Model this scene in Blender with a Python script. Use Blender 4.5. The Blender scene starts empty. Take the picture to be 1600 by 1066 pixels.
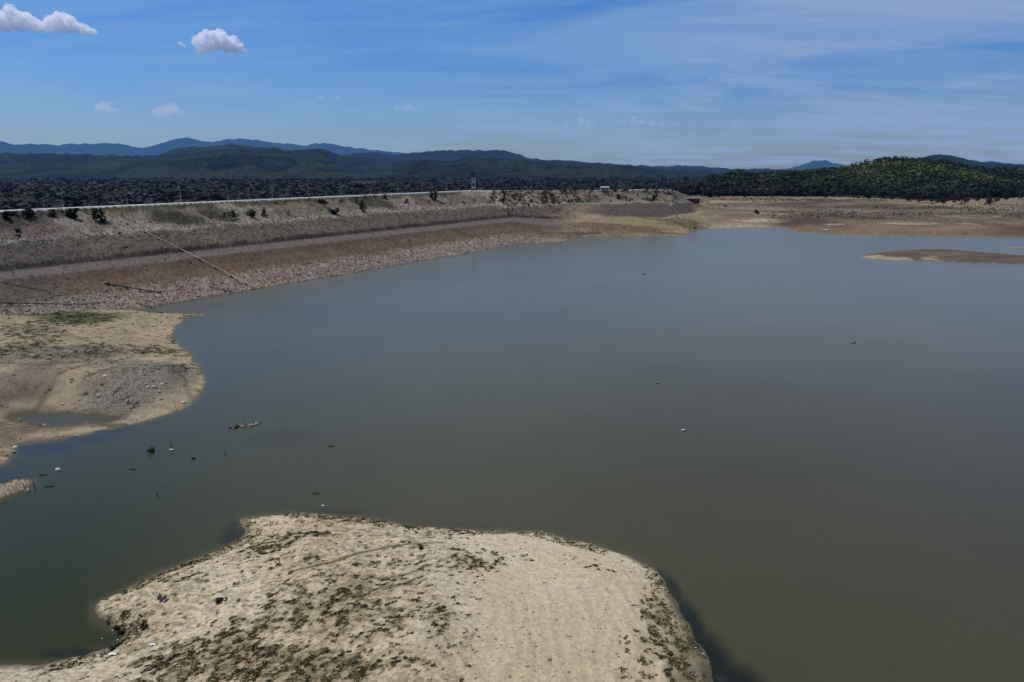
import bpy, math, random
import numpy as np
from mathutils import Vector, Matrix, noise as mnoise
random.seed(7); rng = np.random.default_rng(11)
R = math.radians
sc = bpy.context.scene
col = sc.collection

# ------------------------------------------------------------------ camera geometry (drone 30 m above the lake)
F = 1067.0; H = 30.0
TP = math.atan(268 / 1067.0); CP, SP = math.cos(TP), math.sin(TP)

def g(x, y, z=0.0):
    """world point at height z seen at photo pixel x, y"""
    v = (533 - y) / F; dz = -SP + v * CP; dy = CP + v * SP; t = (z - H) / dz
    return ((x - 800) / F * t, dy * t)

def gt(x, t, z):
    """world point at photo column x, depth t, height z"""
    v = ((z - H) / t + SP) / CP
    return ((x - 800) / F * t, (CP + v * SP) * t)

def gy(x, y, t):
    """world point at pixel x,y and depth t"""
    v = (533 - y) / F
    return ((x - 800) / F * t, (CP + v * SP) * t, H + (-SP + v * CP) * t)

# ------------------------------------------------------------------ numpy noise
_T = [np.random.default_rng(100 + k).random((256, 256)) for k in range(16)]
def vn(x, y, k=0):
    xi = np.floor(x).astype(np.int64); yi = np.floor(y).astype(np.int64)
    fx = x - xi; fy = y - yi
    fx = fx * fx * (3 - 2 * fx); fy = fy * fy * (3 - 2 * fy)
    x0 = xi & 255; x1 = (xi + 1) & 255; y0 = yi & 255; y1 = (yi + 1) & 255
    T = _T[k % 16]
    return (T[x0, y0] * (1 - fx) + T[x1, y0] * fx) * (1 - fy) + (T[x0, y1] * (1 - fx) + T[x1, y1] * fx) * fy

def fbm(x, y, s, o=4, k=0, gain=.5):
    a = 1.0; tot = 0; n = 0; x = x / s; y = y / s
    for i in range(o):
        n = n + a * (vn(x, y, k + i) * 2 - 1); tot += a
        x, y = (x * 1.62 + y * 1.21) + 17.3, (-x * 1.21 + y * 1.62) - 5.1
        a *= gain
    return n / tot

def ss(a, b, x):
    t = np.clip((x - a) / (b - a), 0, 1); return t * t * (3 - 2 * t)

def mix(a, b, f):
    f = np.asarray(f)[..., None]
    return a * (1 - f) + np.asarray(b) * f

# ------------------------------------------------------------------ object helpers
def mesh_np(name, V, Fa, cols=None, smooth=False, mat=None, parent=None):
    V = np.asarray(V, dtype=np.float32); Fa = np.asarray(Fa, dtype=np.int32)
    me = bpy.data.meshes.new(name)
    nv, nf, k = len(V), len(Fa), Fa.shape[1]
    me.vertices.add(nv); me.vertices.foreach_set('co', V.ravel())
    me.loops.add(nf * k); me.loops.foreach_set('vertex_index', Fa.ravel())
    me.polygons.add(nf)
    me.polygons.foreach_set('loop_start', np.arange(0, nf * k, k, dtype=np.int32))
    me.polygons.foreach_set('use_smooth', np.full(nf, smooth))
    if cols is not None:
        ca = np.ones((nv, 4), dtype=np.float32); ca[:, :3] = np.clip(cols, 0.003, 1)
        at = me.color_attributes.new('Col', 'FLOAT_COLOR', 'POINT'); at.data.foreach_set('color', ca.ravel())
    me.update(calc_edges=True)
    if mat: me.materials.append(mat)
    o = bpy.data.objects.new(name, me); col.objects.link(o)
    if parent: o.parent = parent
    return o

def tag(o, label=None, cat=None, group=None, kind=None):
    if label: o['label'] = label
    if cat: o['category'] = cat
    if group: o['group'] = group
    if kind: o['kind'] = kind
    return o

def empty(name, loc, rz=0):
    o = bpy.data.objects.new(name, None); col.objects.link(o)
    o.location = loc; o.rotation_euler = (0, 0, rz); o.empty_display_size = .2
    return o

class MB:
    """collects simple shapes into one mesh"""
    def __init__(s): s.v = []; s.f = []
    def box(s, c, d, rz=0, taper=1.0):
        b = len(s.v); cr, sr = math.cos(rz), math.sin(rz)
        for k in (-1, 1):
            tt = taper if k > 0 else 1
            for (i, j) in ((-1, -1), (1, -1), (1, 1), (-1, 1)):
                x = i * d[0] / 2 * tt; y = j * d[1] / 2 * tt
                s.v.append((c[0] + x * cr - y * sr, c[1] + x * sr + y * cr, c[2] + k * d[2] / 2))
        s.f += [tuple(b + q for q in f) for f in ((3, 2, 1, 0), (4, 5, 6, 7), (0, 1, 5, 4), (1, 2, 6, 5), (2, 3, 7, 6), (3, 0, 4, 7))]
        return s
    def tube(s, pts, rad, n=7):
        b = len(s.v); pts = [Vector(p) for p in pts]
        rads = rad if isinstance(rad, (list, tuple)) else [rad] * len(pts)
        for i, p in enumerate(pts):
            d = (pts[min(i + 1, len(pts) - 1)] - pts[max(i - 1, 0)]).normalized()
            a = d.orthogonal().normalized() if abs(d.z) > .9 else d.cross(Vector((0, 0, 1))).normalized()
            e = d.cross(a)
            for k in range(n):
                an = 2 * math.pi * k / n
                s.v.append(tuple(p + (a * math.cos(an) + e * math.sin(an)) * rads[i]))
        for i in range(len(pts) - 1):
            for k in range(n):
                s.f.append((b + i * n + k, b + i * n + (k + 1) % n, b + (i + 1) * n + (k + 1) % n, b + (i + 1) * n + k))
        s.f.append(tuple(b + k for k in range(n))[::-1]); e0 = b + (len(pts) - 1) * n
        s.f.append(tuple(e0 + k for k in range(n)))
        return s
    def blob(s, c, d, seed=0, rough=.25, sub=2):
        import bmesh
        bm = bmesh.new(); bmesh.ops.create_icosphere(bm, subdivisions=sub, radius=1)
        b = len(s.v); off = Vector((seed * 3.1, seed * 1.7, seed * 5.3))
        for v in bm.verts:
            r = 1 + rough * mnoise.noise(v.co * 1.4 + off) * 1.6 + rough * .5 * mnoise.noise(v.co * 3.5 + off)
            q = v.co * r
            s.v.append((c[0] + q.x * d[0], c[1] + q.y * d[1], c[2] + q.z * d[2]))
        for f in bm.faces: s.f.append(tuple(b + v.index for v in f.verts))
        bm.free(); return s
    def build(s, name, mat, parent=None, smooth=False, loc=None):
        me = bpy.data.meshes.new(name); me.from_pydata(s.v, [], s.f); me.update()
        if smooth: me.polygons.foreach_set('use_smooth', [True] * len(me.polygons))
        me.materials.append(mat)
        o = bpy.data.objects.new(name, me); col.objects.link(o)
        if parent: o.parent = parent
        if loc: o.location = loc
        return o

# ------------------------------------------------------------------ materials
HAZE = (0.034, 0.105, 0.27)
def new_mat(name):
    m = bpy.data.materials.new(name); m.use_nodes = True
    nt = m.node_tree; nt.nodes.clear()
    return m, nt
def N(nt, t, **kw):
    n = nt.nodes.new(t)
    for k, v in kw.items(): setattr(n, k, v)
    return n
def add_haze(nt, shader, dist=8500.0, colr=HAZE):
    """painted aerial haze: blue emission mixed into the material by distance from the origin"""
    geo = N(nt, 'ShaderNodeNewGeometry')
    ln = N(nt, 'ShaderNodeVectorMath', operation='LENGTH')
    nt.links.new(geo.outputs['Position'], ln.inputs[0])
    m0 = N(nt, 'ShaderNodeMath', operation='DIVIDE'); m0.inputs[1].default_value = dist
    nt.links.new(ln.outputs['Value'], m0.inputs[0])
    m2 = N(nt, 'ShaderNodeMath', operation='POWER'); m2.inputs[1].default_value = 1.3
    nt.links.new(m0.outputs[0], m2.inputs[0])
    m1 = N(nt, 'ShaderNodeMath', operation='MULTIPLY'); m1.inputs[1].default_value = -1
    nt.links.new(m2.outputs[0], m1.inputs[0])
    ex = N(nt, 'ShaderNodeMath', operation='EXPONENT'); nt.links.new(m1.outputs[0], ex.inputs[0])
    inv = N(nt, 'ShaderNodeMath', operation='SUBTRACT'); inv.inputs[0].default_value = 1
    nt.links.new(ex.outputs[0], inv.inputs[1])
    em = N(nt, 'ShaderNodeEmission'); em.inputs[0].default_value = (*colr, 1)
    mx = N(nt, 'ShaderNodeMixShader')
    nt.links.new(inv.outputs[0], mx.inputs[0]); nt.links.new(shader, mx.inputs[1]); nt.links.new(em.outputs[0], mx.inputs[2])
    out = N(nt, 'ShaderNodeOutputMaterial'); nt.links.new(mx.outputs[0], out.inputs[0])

def attr_mat(name, rough=.95, nscale=2.0, namp=.25, bump=.3, bdist=.1, haze=8500.0, nscale2=None, spec=.2, hcol=HAZE, trans=0):
    m, nt = new_mat(name)
    at = N(nt, 'ShaderNodeAttribute', attribute_name='Col')
    geo = N(nt, 'ShaderNodeNewGeometry')
    nz = N(nt, 'ShaderNodeTexNoise'); nz.inputs['Scale'].default_value = nscale; nz.inputs['Detail'].default_value = 5
    nz.inputs['Roughness'].default_value = .65
    nt.links.new(geo.outputs['Position'], nz.inputs['Vector'])
    mr = N(nt, 'ShaderNodeMapRange'); mr.inputs['From Min'].default_value = .3; mr.inputs['From Max'].default_value = .7
    mr.inputs['To Min'].default_value = 1 - namp; mr.inputs['To Max'].default_value = 1 + namp
    nt.links.new(nz.outputs[0], mr.inputs[0])
    mul = N(nt, 'ShaderNodeVectorMath', operation='SCALE')
    nt.links.new(at.outputs['Color'], mul.inputs[0]); nt.links.new(mr.outputs[0], mul.inputs['Scale'])
    b = N(nt, 'ShaderNodeBsdfPrincipled'); b.inputs['Roughness'].default_value = rough
    b.inputs['Specular IOR Level'].default_value = spec
    nt.links.new(mul.outputs[0], b.inputs['Base Color'])
    if bump:
        bp = N(nt, 'ShaderNodeBump'); bp.inputs['Strength'].default_value = bump; bp.inputs['Distance'].default_value = bdist
        nt.links.new(nz.outputs[0], bp.inputs['Height']); nt.links.new(bp.outputs[0], b.inputs['Normal'])
    sh = b.outputs[0]
    if trans:
        tr = N(nt, 'ShaderNodeBsdfTranslucent'); nt.links.new(mul.outputs[0], tr.inputs[0])
        ms = N(nt, 'ShaderNodeMixShader'); ms.inputs[0].default_value = trans
        nt.links.new(b.outputs[0], ms.inputs[1]); nt.links.new(tr.outputs[0], ms.inputs[2]); sh = ms.outputs[0]
    add_haze(nt, sh, haze, hcol)
    return m

def plain_mat(name, c, rough=.8, namp=.2, nscale=3.0, metal=0, haze=8500.0, bump=.2):
    m, nt = new_mat(name)
    tc = N(nt, 'ShaderNodeTexCoord')
    nz = N(nt, 'ShaderNodeTexNoise'); nz.inputs['Scale'].default_value = nscale; nz.inputs['Detail'].default_value = 5
    nt.links.new(tc.outputs['Object'], nz.inputs['Vector'])
    mr = N(nt, 'ShaderNodeMapRange'); mr.inputs['From Min'].default_value = .3; mr.inputs['From Max'].default_value = .7
    mr.inputs['To Min'].default_value = 1 - namp; mr.inputs['To Max'].default_value = 1 + namp
    nt.links.new(nz.outputs[0], mr.inputs[0])
    mul = N(nt, 'ShaderNodeVectorMath', operation='SCALE'); mul.inputs[0].default_value = c
    nt.links.new(mr.outputs[0], mul.inputs['Scale'])
    b = N(nt, 'ShaderNodeBsdfPrincipled'); b.inputs['Roughness'].default_value = rough; b.inputs['Metallic'].default_value = metal
    nt.links.new(mul.outputs[0], b.inputs['Base Color'])
    bp = N(nt, 'ShaderNodeBump'); bp.inputs['Strength'].default_value = bump; bp.inputs['Distance'].default_value = .03
    nt.links.new(nz.outputs[0], bp.inputs['Height']); nt.links.new(bp.outputs[0], b.inputs['Normal'])
    add_haze(nt, b.outputs[0], haze)
    return m

M_ground = attr_mat('ground', nscale=5.5, namp=.16, bump=.45, bdist=.05)
M_leaf = attr_mat('leaves', nscale=.6, namp=.2, bump=0, rough=.7, spec=.15, trans=.15)
M_hill = attr_mat('hill forest', nscale=.05, namp=.35, bump=1.0, bdist=80.0, haze=8500.0)
M_grass = attr_mat('grass tufts', nscale=3, namp=.2, bump=0, rough=.9)
M_rock = plain_mat('rock', (.34, .29, .22), .9, .25, 4.0, bump=.8)
M_pale = plain_mat('pale rock', (.60, .55, .45), .85, .15, 4.0)
M_darkrock = plain_mat('dark rock', (.05, .047, .045), .9, .3, 4.0)
M_conc = plain_mat('concrete', (.42, .40, .37), .85, .12, 1.0)
M_white = plain_mat('white paint', (.75, .76, .78), .6, .06, 2.0)
M_tower = plain_mat('dark steel blue cladding', (.018, .035, .055), .6, .2, 1.0)
M_dark = plain_mat('dark opening', (.012, .014, .018), .5, .2, 1.0)
M_steel = plain_mat('galvanised steel', (.30, .31, .33), .5, .1, 2.0, metal=.4)
M_pipe = plain_mat('old pipe', (.30, .265, .22), .8, .3, .6)
M_rust = plain_mat('dark wet pipe', (.045, .038, .034), .7, .3, .6)
M_wood = plain_mat('dead wood', (.05, .042, .035), .9, .3, 5.0)
M_bird = plain_mat('black plumage', (.012, .012, .013), .7, .2, 5.0)
M_wing = plain_mat('grey plumage', (.05, .05, .05), .7, .2, 5.0)
M_litter = plain_mat('white litter', (.72, .72, .70), .5, .1, 8.0)
M_trunk = plain_mat('bark', (.09, .075, .055), .9, .3, 5.0)

# ------------------------------------------------------------------ dam frame and shore control lines
O0 = np.array(g(400, 453)); P0 = np.array(g(800, 384.5))
D0 = (P0 - O0) / np.linalg.norm(P0 - O0); N0 = np.array([-D0[1], D0[0]])
def dam(s, u): p = O0 + D0 * u + N0 * s; return (float(p[0]), float(p[1]))
def damuv(x, y):
    dx = x - O0[0]; dy = y - O0[1]
    return dx * N0[0] + dy * N0[1], dx * D0[0] + dy * D0[1]       # s, u
PROF = [(0, 0), (11.5, 2.9), (24, 6.6), (33.5, 7.5), (51, 12.8), (68, 19.0), (76, 19.0), (112, 6.0)]
def u_at(s, z, xpx):
    best = None
    for u in np.arange(-100, 400, .5):
        X, Y = dam(s, u); t = Y * CP + (H - z) * SP; px = 800 + F * X / t
        if px >= xpx: return u
    return 400
lines = []
xcut = [800, 790, 800, 800, 775, 737, 737, 737]
for (s, z), xc in zip(PROF, xcut):
    ue = u_at(s, z, xc)
    lines.append([(*dam(s, u), z) for u in np.linspace(-190, ue, 120)])
def addpx(i, pts):
    for (x, y, z) in pts: lines[i].append((*g(x, y, z), z))
addpx(0, [(817,381.7,0),(850,379.5,0),(883,377,0),(893,372.5,0),(905,369.8,0),(950,369.3,0),(1000,369.2,0),(1070,368.5,0),(1080,363.5,0),(1090,360.3,0),(1110,358,0),(1150,356.5,0),(1200,355.5,0),(1222,356,0),(1245,363,0),(1300,366.5,0),(1400,369,0),(1500,370.5,0),(1600,372.4,0),(1700,374,0),(2000,380,0),(2500,395,0)])
addpx(1, [(840,370,1.6),(900,363,1.6),(1000,362,1.6),(1075,358,1.3),(1090,354,1.3),(1110,351.5,1.3),(1200,350,1.1),(1225,350,1.1),(1260,358,1.1),(1300,360,1.2),(1400,362,1.3),(1600,364,1.4),(2000,371,1.4),(2500,385,1.4)])
addpx(2, [(850,354,4.2),(900,352,4.2),(1000,350,4.0),(1060,348,3.8),(1110,341,3.0),(1300,343,2.8),(1400,346,2.6),(1600,348,2.6),(2000,352,2.6),(2500,360,2.6)])
addpx(3, [(850,341,6.6),(900,339,6.6),(1000,337,6.5),(1060,335,6.3),(1110,326,5.0),(1200,325,5.0),(1400,328,4.8),(1600,330,4.6),(2000,332,4.6),(2500,335,4.6)])
addpx(4, [(790,324,11.9),(850,319,12.3),(900,317,12.4),(1000,315,12.4),(1050,315,12.0),(1075,316,10.0),(1110,313,7.6),(1200,313,7.4),(1400,316,6.8),(1600,315,6.8),(2000,315,6.8),(2500,315,6.8)])
addpx(5, [(790,298.7,18.7),(850,298.2,18.4),(900,297.7,18.2),(1000,297.2,17.9),(1050,297.2,17.6),(1062,300.5,15.5),(1078,306,12.2),(1110,307,8.6),(1200,307,8.2),(1300,308,8.0),(1400,311,7.6),(1440,314,7.2),(1480,315,7.2),(1520,311,7.6),(1600,309,8.0),(2000,309,8.0),(2500,309,8.0)])
for (x, t, z) in [(790,380,18.7),(850,393,18.4),(900,404,18.2),(1000,428,17.9),(1050,436,17.5),(1075,520,10),(1110,640,10),(1200,690,13),(1300,700,22),(1400,700,27),(1500,700,22),(1600,700,17),(2000,700,14),(2500,700,12)]:
    lines[6].append((*gt(x, t, z), z))
def zr(y, t): return gy(0, y, t)[2]
ridge = [(790,410,8),(850,420,7.5),(900,440,7),(1000,470,6),(1060,600,7),(1090,820,zr(281,820)-5),(1150,820,zr(272,820)-5),(1200,820,zr(269,820)-5),(1260,820,zr(269,820)-5),(1300,820,zr(265,820)-5),(1340,820,zr(260.5,820)-5),(1365,820,zr(255,820)-5),(1385,820,zr(250,820)-5),(1410,820,zr(247.5,820)-5),(1440,820,zr(249,820)-5),(1475,820,zr(253,820)-5),(1500,820,zr(258,820)-5),(1530,820,zr(264,820)-5),(1600,820,zr(267,820)-5),(2000,820,zr(268,820)-5),(2500,820,18)]
for (x, t, z) in ridge: lines[7].append((*gt(x, t, z), z))
lines.append([(*gt(x, 1250, 6), 6) for x in range(-2400, 2600, 100)])
lines.append([(*gt(x, 2600, 4), 4) for x in range(-2400, 2600, 100)])
lines.append([(*gt(x, 40000, 4), 4) for x in range(-2400, 2600, 100)])

AZ0, AZ1, NAZ = -56.0, 52.0, 1240
azs = np.radians(np.linspace(AZ0, AZ1, NAZ))
LR = np.zeros((len(lines), NAZ)); LZ = np.zeros((len(lines), NAZ))
for i, L in enumerate(lines):
    P = np.array(L); a = np.arctan2(P[:, 0], P[:, 1]); r = np.hypot(P[:, 0], P[:, 1])
    # densify in the plan so that straight lines stay straight
    k = np.linspace(0, 1, 12, endpoint=False)
    X = np.concatenate([P[j, 0] + (P[j+1, 0] - P[j, 0]) * k for j in range(len(P)-1)] + [P[-1:, 0]])
    Y = np.concatenate([P[j, 1] + (P[j+1, 1] - P[j, 1]) * k for j in range(len(P)-1)] + [P[-1:, 1]])
    Z = np.concatenate([P[j, 2] + (P[j+1, 2] - P[j, 2]) * k for j in range(len(P)-1)] + [P[-1:, 2]])
    a = np.arctan2(X, Y); r = np.hypot(X, Y); a = np.maximum.accumulate(a) + np.arange(len(a)) * 1e-9
    LR[i] = np.interp(azs, a, r); LZ[i] = np.interp(azs, a, Z)
for i in range(1, len(lines)): LR[i] = np.maximum(LR[i], LR[i-1] + 1.5)

def farland(x, y):
    """height and band coordinate q of the dam / far shore side"""
    a = np.arctan2(x, y); r = np.hypot(x, y)
    fi = np.clip((a - azs[0]) / (azs[1] - azs[0]), 0, NAZ - 1.001); i0 = fi.astype(int); f = fi - i0
    z = np.zeros_like(r); q = np.zeros_like(r)
    lr = [LR[i][i0] * (1 - f) + LR[i][i0 + 1] * f for i in range(len(lines))]
    lz = [LZ[i][i0] * (1 - f) + LZ[i][i0 + 1] * f for i in range(len(lines))]
    z = (r - lr[0]) * .13; q = (r - lr[0]) * .05
    for i in range(len(lines) - 1):
        m = r >= lr[i]; t = np.clip((r - lr[i]) / (lr[i+1] - lr[i]), 0, 1)
        z = np.where(m, lz[i] + (lz[i+1] - lz[i]) * t, z); q = np.where(m, i + t, q)
    return np.maximum(z, -3), q

def sdf(x, y, poly, pad=25):
    P = np.array(poly); out = np.full(x.shape, -99.0)
    m = (x > P[:, 0].min() - pad) & (x < P[:, 0].max() + pad) & (y > P[:, 1].min() - pad) & (y < P[:, 1].max() + pad)
    xs = x[m]; ys = y[m]; d2 = np.full(xs.shape, 1e9); ins = np.zeros(xs.shape, bool)
    for i in range(len(P)):
        ax, ay = P[i]; bx, by = P[(i + 1) % len(P)]
        ex, ey = bx - ax, by - ay; L = ex * ex + ey * ey + 1e-12
        t = np.clip(((xs - ax) * ex + (ys - ay) * ey) / L, 0, 1)
        d2 = np.minimum(d2, (xs - ax - t * ex) ** 2 + (ys - ay - t * ey) ** 2)
        c = ((ay > ys) != (by > ys)) & (xs < (bx - ax) * (ys - ay) / (by - ay + 1e-12) + ax); ins ^= c
    out[m] = np.where(ins, 1, -1) * np.sqrt(d2)
    return out

def pxpoly(pts, z=0): return [g(x, y, z) for x, y in pts]
def smooth_poly(P, n=4):
    P = [np.array(p) for p in P]; out = []
    for i in range(len(P)):
        p0, p1, p2, p3 = P[i-1], P[i], P[(i+1) % len(P)], P[(i+2) % len(P)]
        for k in range(n):
            t = k / n
            out.append(tuple(.5 * ((2*p1) + (-p0+p2)*t + (2*p0-5*p1+4*p2-p3)*t*t + (-p0+3*p1-3*p2+p3)*t**3)))
    return out
POLY_A = smooth_poly(pxpoly([(-120,1056),(0,1041),(60,1037),(120,1028),(160,1016),(182,1004),(194,990),(186,981),(165,973),(152,962),(156,944),(175,930),(215,909),(270,885),(330,864),(370,847),(384,836),(383,824),(371,814),(384,808),(430,804),(500,802),(560,808),(640,822),(700,827),(770,827),(830,831),(880,841),(940,857),(1000,875),(1026,890),(1048,925),(1070,962),(1088,1000),(1108,1050),(1135,1110)])
    + [(17, 16), (18, -20), (-40, -20), (-60, 15), (-52, 28)], 3)
POLY_B = smooth_poly(pxpoly([(322,491.5),(300,495),(288,500),(274,512),(271,525),(280,540),(296,550),(303,562),(316,575),(320,598),(311,622),(285,640),(240,655),(190,667),(150,674),(130,681),(95,687),(50,694),(22,697),(26,706),(18,718),(0,729),(-120,755),(-330,790),(-700,700),(-900,500),(-500,440),(-200,445),(0,462),(130,474),(200,484),(262,489)]), 3)
POLY_POOL = smooth_poly(pxpoly([(18,651),(40,648),(80,646.5),(118,647),(128,650),(175,652),(180,656),(150,660),(138,658),(118,662),(80,664),(55,660),(30,657)]), 3)
POLY_C = smooth_poly(pxpoly([(-90,752),(0,758),(20,753),(47,751),(51,757),(44,766),(20,776),(0,783),(-60,800),(-200,810),(-200,765)]), 3)
POLY_E = smooth_poly(pxpoly([(1345,400.5),(1365,396),(1400,392),(1440,390),(1480,390.5),(1540,395),(1600,400),(1700,408),(1900,420),(1900,432),(1700,418),(1600,413.5),(1500,410),(1440,408),(1370,405.5)]), 3)
POLY_F = smooth_poly(pxpoly([(1568,387.6),(1600,387),(1700,386),(1700,389.5),(1600,389.3),(1575,388.7)]), 2)

def heights(x, y, detail=True):
    zf, q = farland(x, y)
    wob = fbm(x, y, 2.5, 4, 2) * .5
    dA = sdf(x, y, POLY_A) + wob; dB = sdf(x, y, POLY_B, 40) + wob
    dP = sdf(x, y, POLY_POOL, 8) + wob * .3
    dC = sdf(x, y, POLY_C, 12) + wob * .6; dE = sdf(x, y, POLY_E, 25) + wob; dF = sdf(x, y, POLY_F, 12) + wob * .3
    zA = np.where(dA > 0, 3.6 * (1 - np.exp(-np.maximum(dA, 0) / 17)), dA * .15)
    sp_ = [csp for csp in [g(700, 850, 2.5), g(690, 900, 3.2), (-4.6, 40), (-4.2, 28)]]
    dr2 = np.full(x.shape, 1e9)
    for (ax, ay), (bx, by) in zip(sp_[:-1], sp_[1:]):
        ex, ey = bx - ax, by - ay; tt = np.clip(((x - ax) * ex + (y - ay) * ey) / (ex*ex + ey*ey), 0, 1)
        dr2 = np.minimum(dr2, (x - ax - tt*ex)**2 + (y - ay - tt*ey)**2)
    zA = zA + np.where(dA > 0, .8 * np.exp(-(dr2 + 1.0) ** .5 / 3.0) * ss(0, 5, dA), 0)
    zA = zA + np.where(dA > 0, ss(0, 4, dA) * fbm(x, y, 9, 3, 5) * .35, 0)
    zB = np.where(dB > 0, 1.5 * (1 - np.exp(-np.maximum(dB, 0) / 9)), dB * .15)
    sx, ux = damuv(x, y)
    zB = zB + np.where(dB > 0, ss(0, 12, dB) * (fbm(x, y, 14, 3, 6) * .5 + np.clip((-30 - ux) * .022, 0, 2.2)), 0)
    mx, my = g(215, 597, 1.5); zB = zB + ss(0, 5, dB) * 1.5 * np.exp(-(((x - mx) / 12) ** 2 + ((y - my) / 9) ** 2))
    zB = np.where(dP > 0, -dP * .25, np.where(dP > -12, zB * ss(0, 9, -dP) ** .8 + .02 * np.minimum(-dP, 1), zB))
    zC = np.where(dC > 0, .8 * (1 - np.exp(-np.maximum(dC, 0) / 2.0)), dC * .2)
    zE = np.where(dE > 0, 1.6 * (1 - np.exp(-np.maximum(dE, 0) / 9)), dE * .15)
    zF = np.where(dF > 0, .25, dF * .2)
    reg = np.argmax(np.stack([zf, zA, zB, zC, zE, zF]), 0)
    z = np.maximum.reduce([zf, zA, zB, zC, zE, zF])
    return z, q, reg, dict(A=dA, B=dB, P=dP, C=dC, E=dE)

def ground_z(x, y):
    xa = np.atleast_1d(np.array(x, float)); ya = np.atleast_1d(np.array(y, float))
    return heights(xa, ya)[0]
_TS = np.concatenate([np.linspace(22, 130, 700), np.linspace(130, 900, 2400)])
def solve(px, py, z0=2.0):
    """first ground point along the line of sight through a photo pixel"""
    v = (533 - py) / F; x = (px - 800) / F * _TS; y = (CP + v * SP) * _TS; zr_ = H + (-SP + v * CP) * _TS
    d = zr_ - heights(x, y)[0]; hit = np.nonzero(d < 0)[0]
    if len(hit) == 0: return float(x[-1]), float(y[-1]), float(zr_[-1])
    i = hit[0]
    if i == 0: return float(x[0]), float(y[0]), float(zr_[0])
    f = d[i-1] / (d[i-1] - d[i]); t = _TS[i-1] + (_TS[i] - _TS[i-1]) * f
    return float((px - 800) / F * t), float((CP + v * SP) * t), float(H + (-SP + v * CP) * t)

_CS = {}
def csolve(px, py):
    if (px, py) not in _CS: _CS[(px, py)] = solve(px, py)
    return _CS[(px, py)]
def blobs(x, y, L, z=1.5):
    """soft elliptical patches on the ground; each (px, py, rx, ry, rot deg, weight) measured as ground ellipse"""
    f = np.zeros_like(x)
    for (px, py, rx, ry, rot, w) in L:
        if z is None: cx, cy, zc_ = csolve(px, py); X1, Y1 = g(px + rx, py, zc_); X2, Y2, _z = csolve(px, py - ry)
        else: cx, cy = g(px, py, z); X1, Y1 = g(px + rx, py, z); X2, Y2 = g(px, py - ry, z)
        a = abs(X1 - cx); b = math.hypot(X2 - cx, Y2 - cy)
        m = (abs(x - cx) < 3.2 * max(a, b)) & (abs(y - cy) < 3.2 * max(a, b))
        if not m.any(): continue
        c, s = math.cos(R(rot)), math.sin(R(rot)); dx = x[m] - cx; dy = y[m] - cy
        d = np.sqrt(((dx * c + dy * s) / a) ** 2 + ((-dx * s + dy * c) / b) ** 2)
        f[m] = np.maximum(f[m], w * (1 - ss(.45, 1.25, d)))
    return f

HOL = [(255,338,22,9,0,.9),(280,340,30,10,0,1),(305,342,25,8,0,.9),(330,333,22,8,0,.9),(352,338,20,8,0,.9),(575,314,30,8,0,.8),(600,318,22,7,0,.9),(660,312,20,6,0,.5),(495,322,30,6,0,.4)]
def strip(x, y, pts, w, z=1.5, soft=.5):
    """soft mask along a ground polyline; w = half width in metres"""
    P = [csolve(a, b)[:2] if z is None else g(a, b, z) for a, b in pts]
    d2 = np.full(x.shape, 1e9)
    for (ax, ay), (bx, by) in zip(P[:-1], P[1:]):
        ex, ey = bx - ax, by - ay
        t = np.clip(((x - ax) * ex + (y - ay) * ey) / (ex*ex + ey*ey), 0, 1)
        d2 = np.minimum(d2, (x - ax - t*ex)**2 + (y - ay - t*ey)**2)
    return 1 - ss(w * (1 - soft), w * (1 + soft), np.sqrt(d2))

def tuftmask(x, y, v, sc_=.3, base=.0):
    xr = x * .86 + y * .51; yr = -x * .51 + y * .86
    n = fbm(xr * .8, yr, sc_, 2, 6); th = .42 - .72 * v - base
    return ss(th, th + .14, n) * np.clip(v * 3 + .25 + base * 2, 0, 1)

VEG_A = [(420,825,50,16,0,.8),(470,815,60,9,0,.45),(400,842,30,14,0,.7),(300,876,70,10,0,.4),(440,860,60,14,0,.35),
         (250,1004,70,14,0,.9),(330,1012,100,22,0,1.0),(440,1030,110,26,0,.95),(300,985,70,16,0,.7),(380,962,80,18,0,.65),(520,1052,120,24,0,.8),
         (500,940,110,32,0,.48),(600,985,120,42,0,.5),(560,900,110,18,0,.3),(470,905,60,14,0,.35),(640,1040,60,30,0,.45),
         (683,985,26,40,0,.75),(745,866,42,16,0,.62),(720,850,40,9,0,.4),(680,880,50,20,0,.22),(780,850,60,10,0,.3),
         (1045,980,34,60,0,.75),(1070,1020,30,60,0,1.05),(1030,925,24,40,0,.7),(1015,1000,26,50,0,.5),(1000,980,30,30,0,.35),(1075,1060,40,26,0,1.0),(930,860,60,9,0,.3),(1000,1040,50,26,0,.35),
         (160,945,14,16,0,.8),(180,925,20,10,0,.5),(60,1050,120,12,0,.2),(250,1050,110,20,0,.3)]
VEG_B = [(60,488,60,7,0,1.0),(130,498,55,9,0,1.0),(95,506,50,6,0,.6),(0,486,60,7,0,.9),(120,552,90,12,0,.55),(20,545,80,16,0,.5),(240,540,60,9,0,.4),(40,520,60,9,0,.4),(270,575,22,14,0,.4),(180,648,35,3.5,0,.9),(14,640,9,11,0,1.0)]

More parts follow.
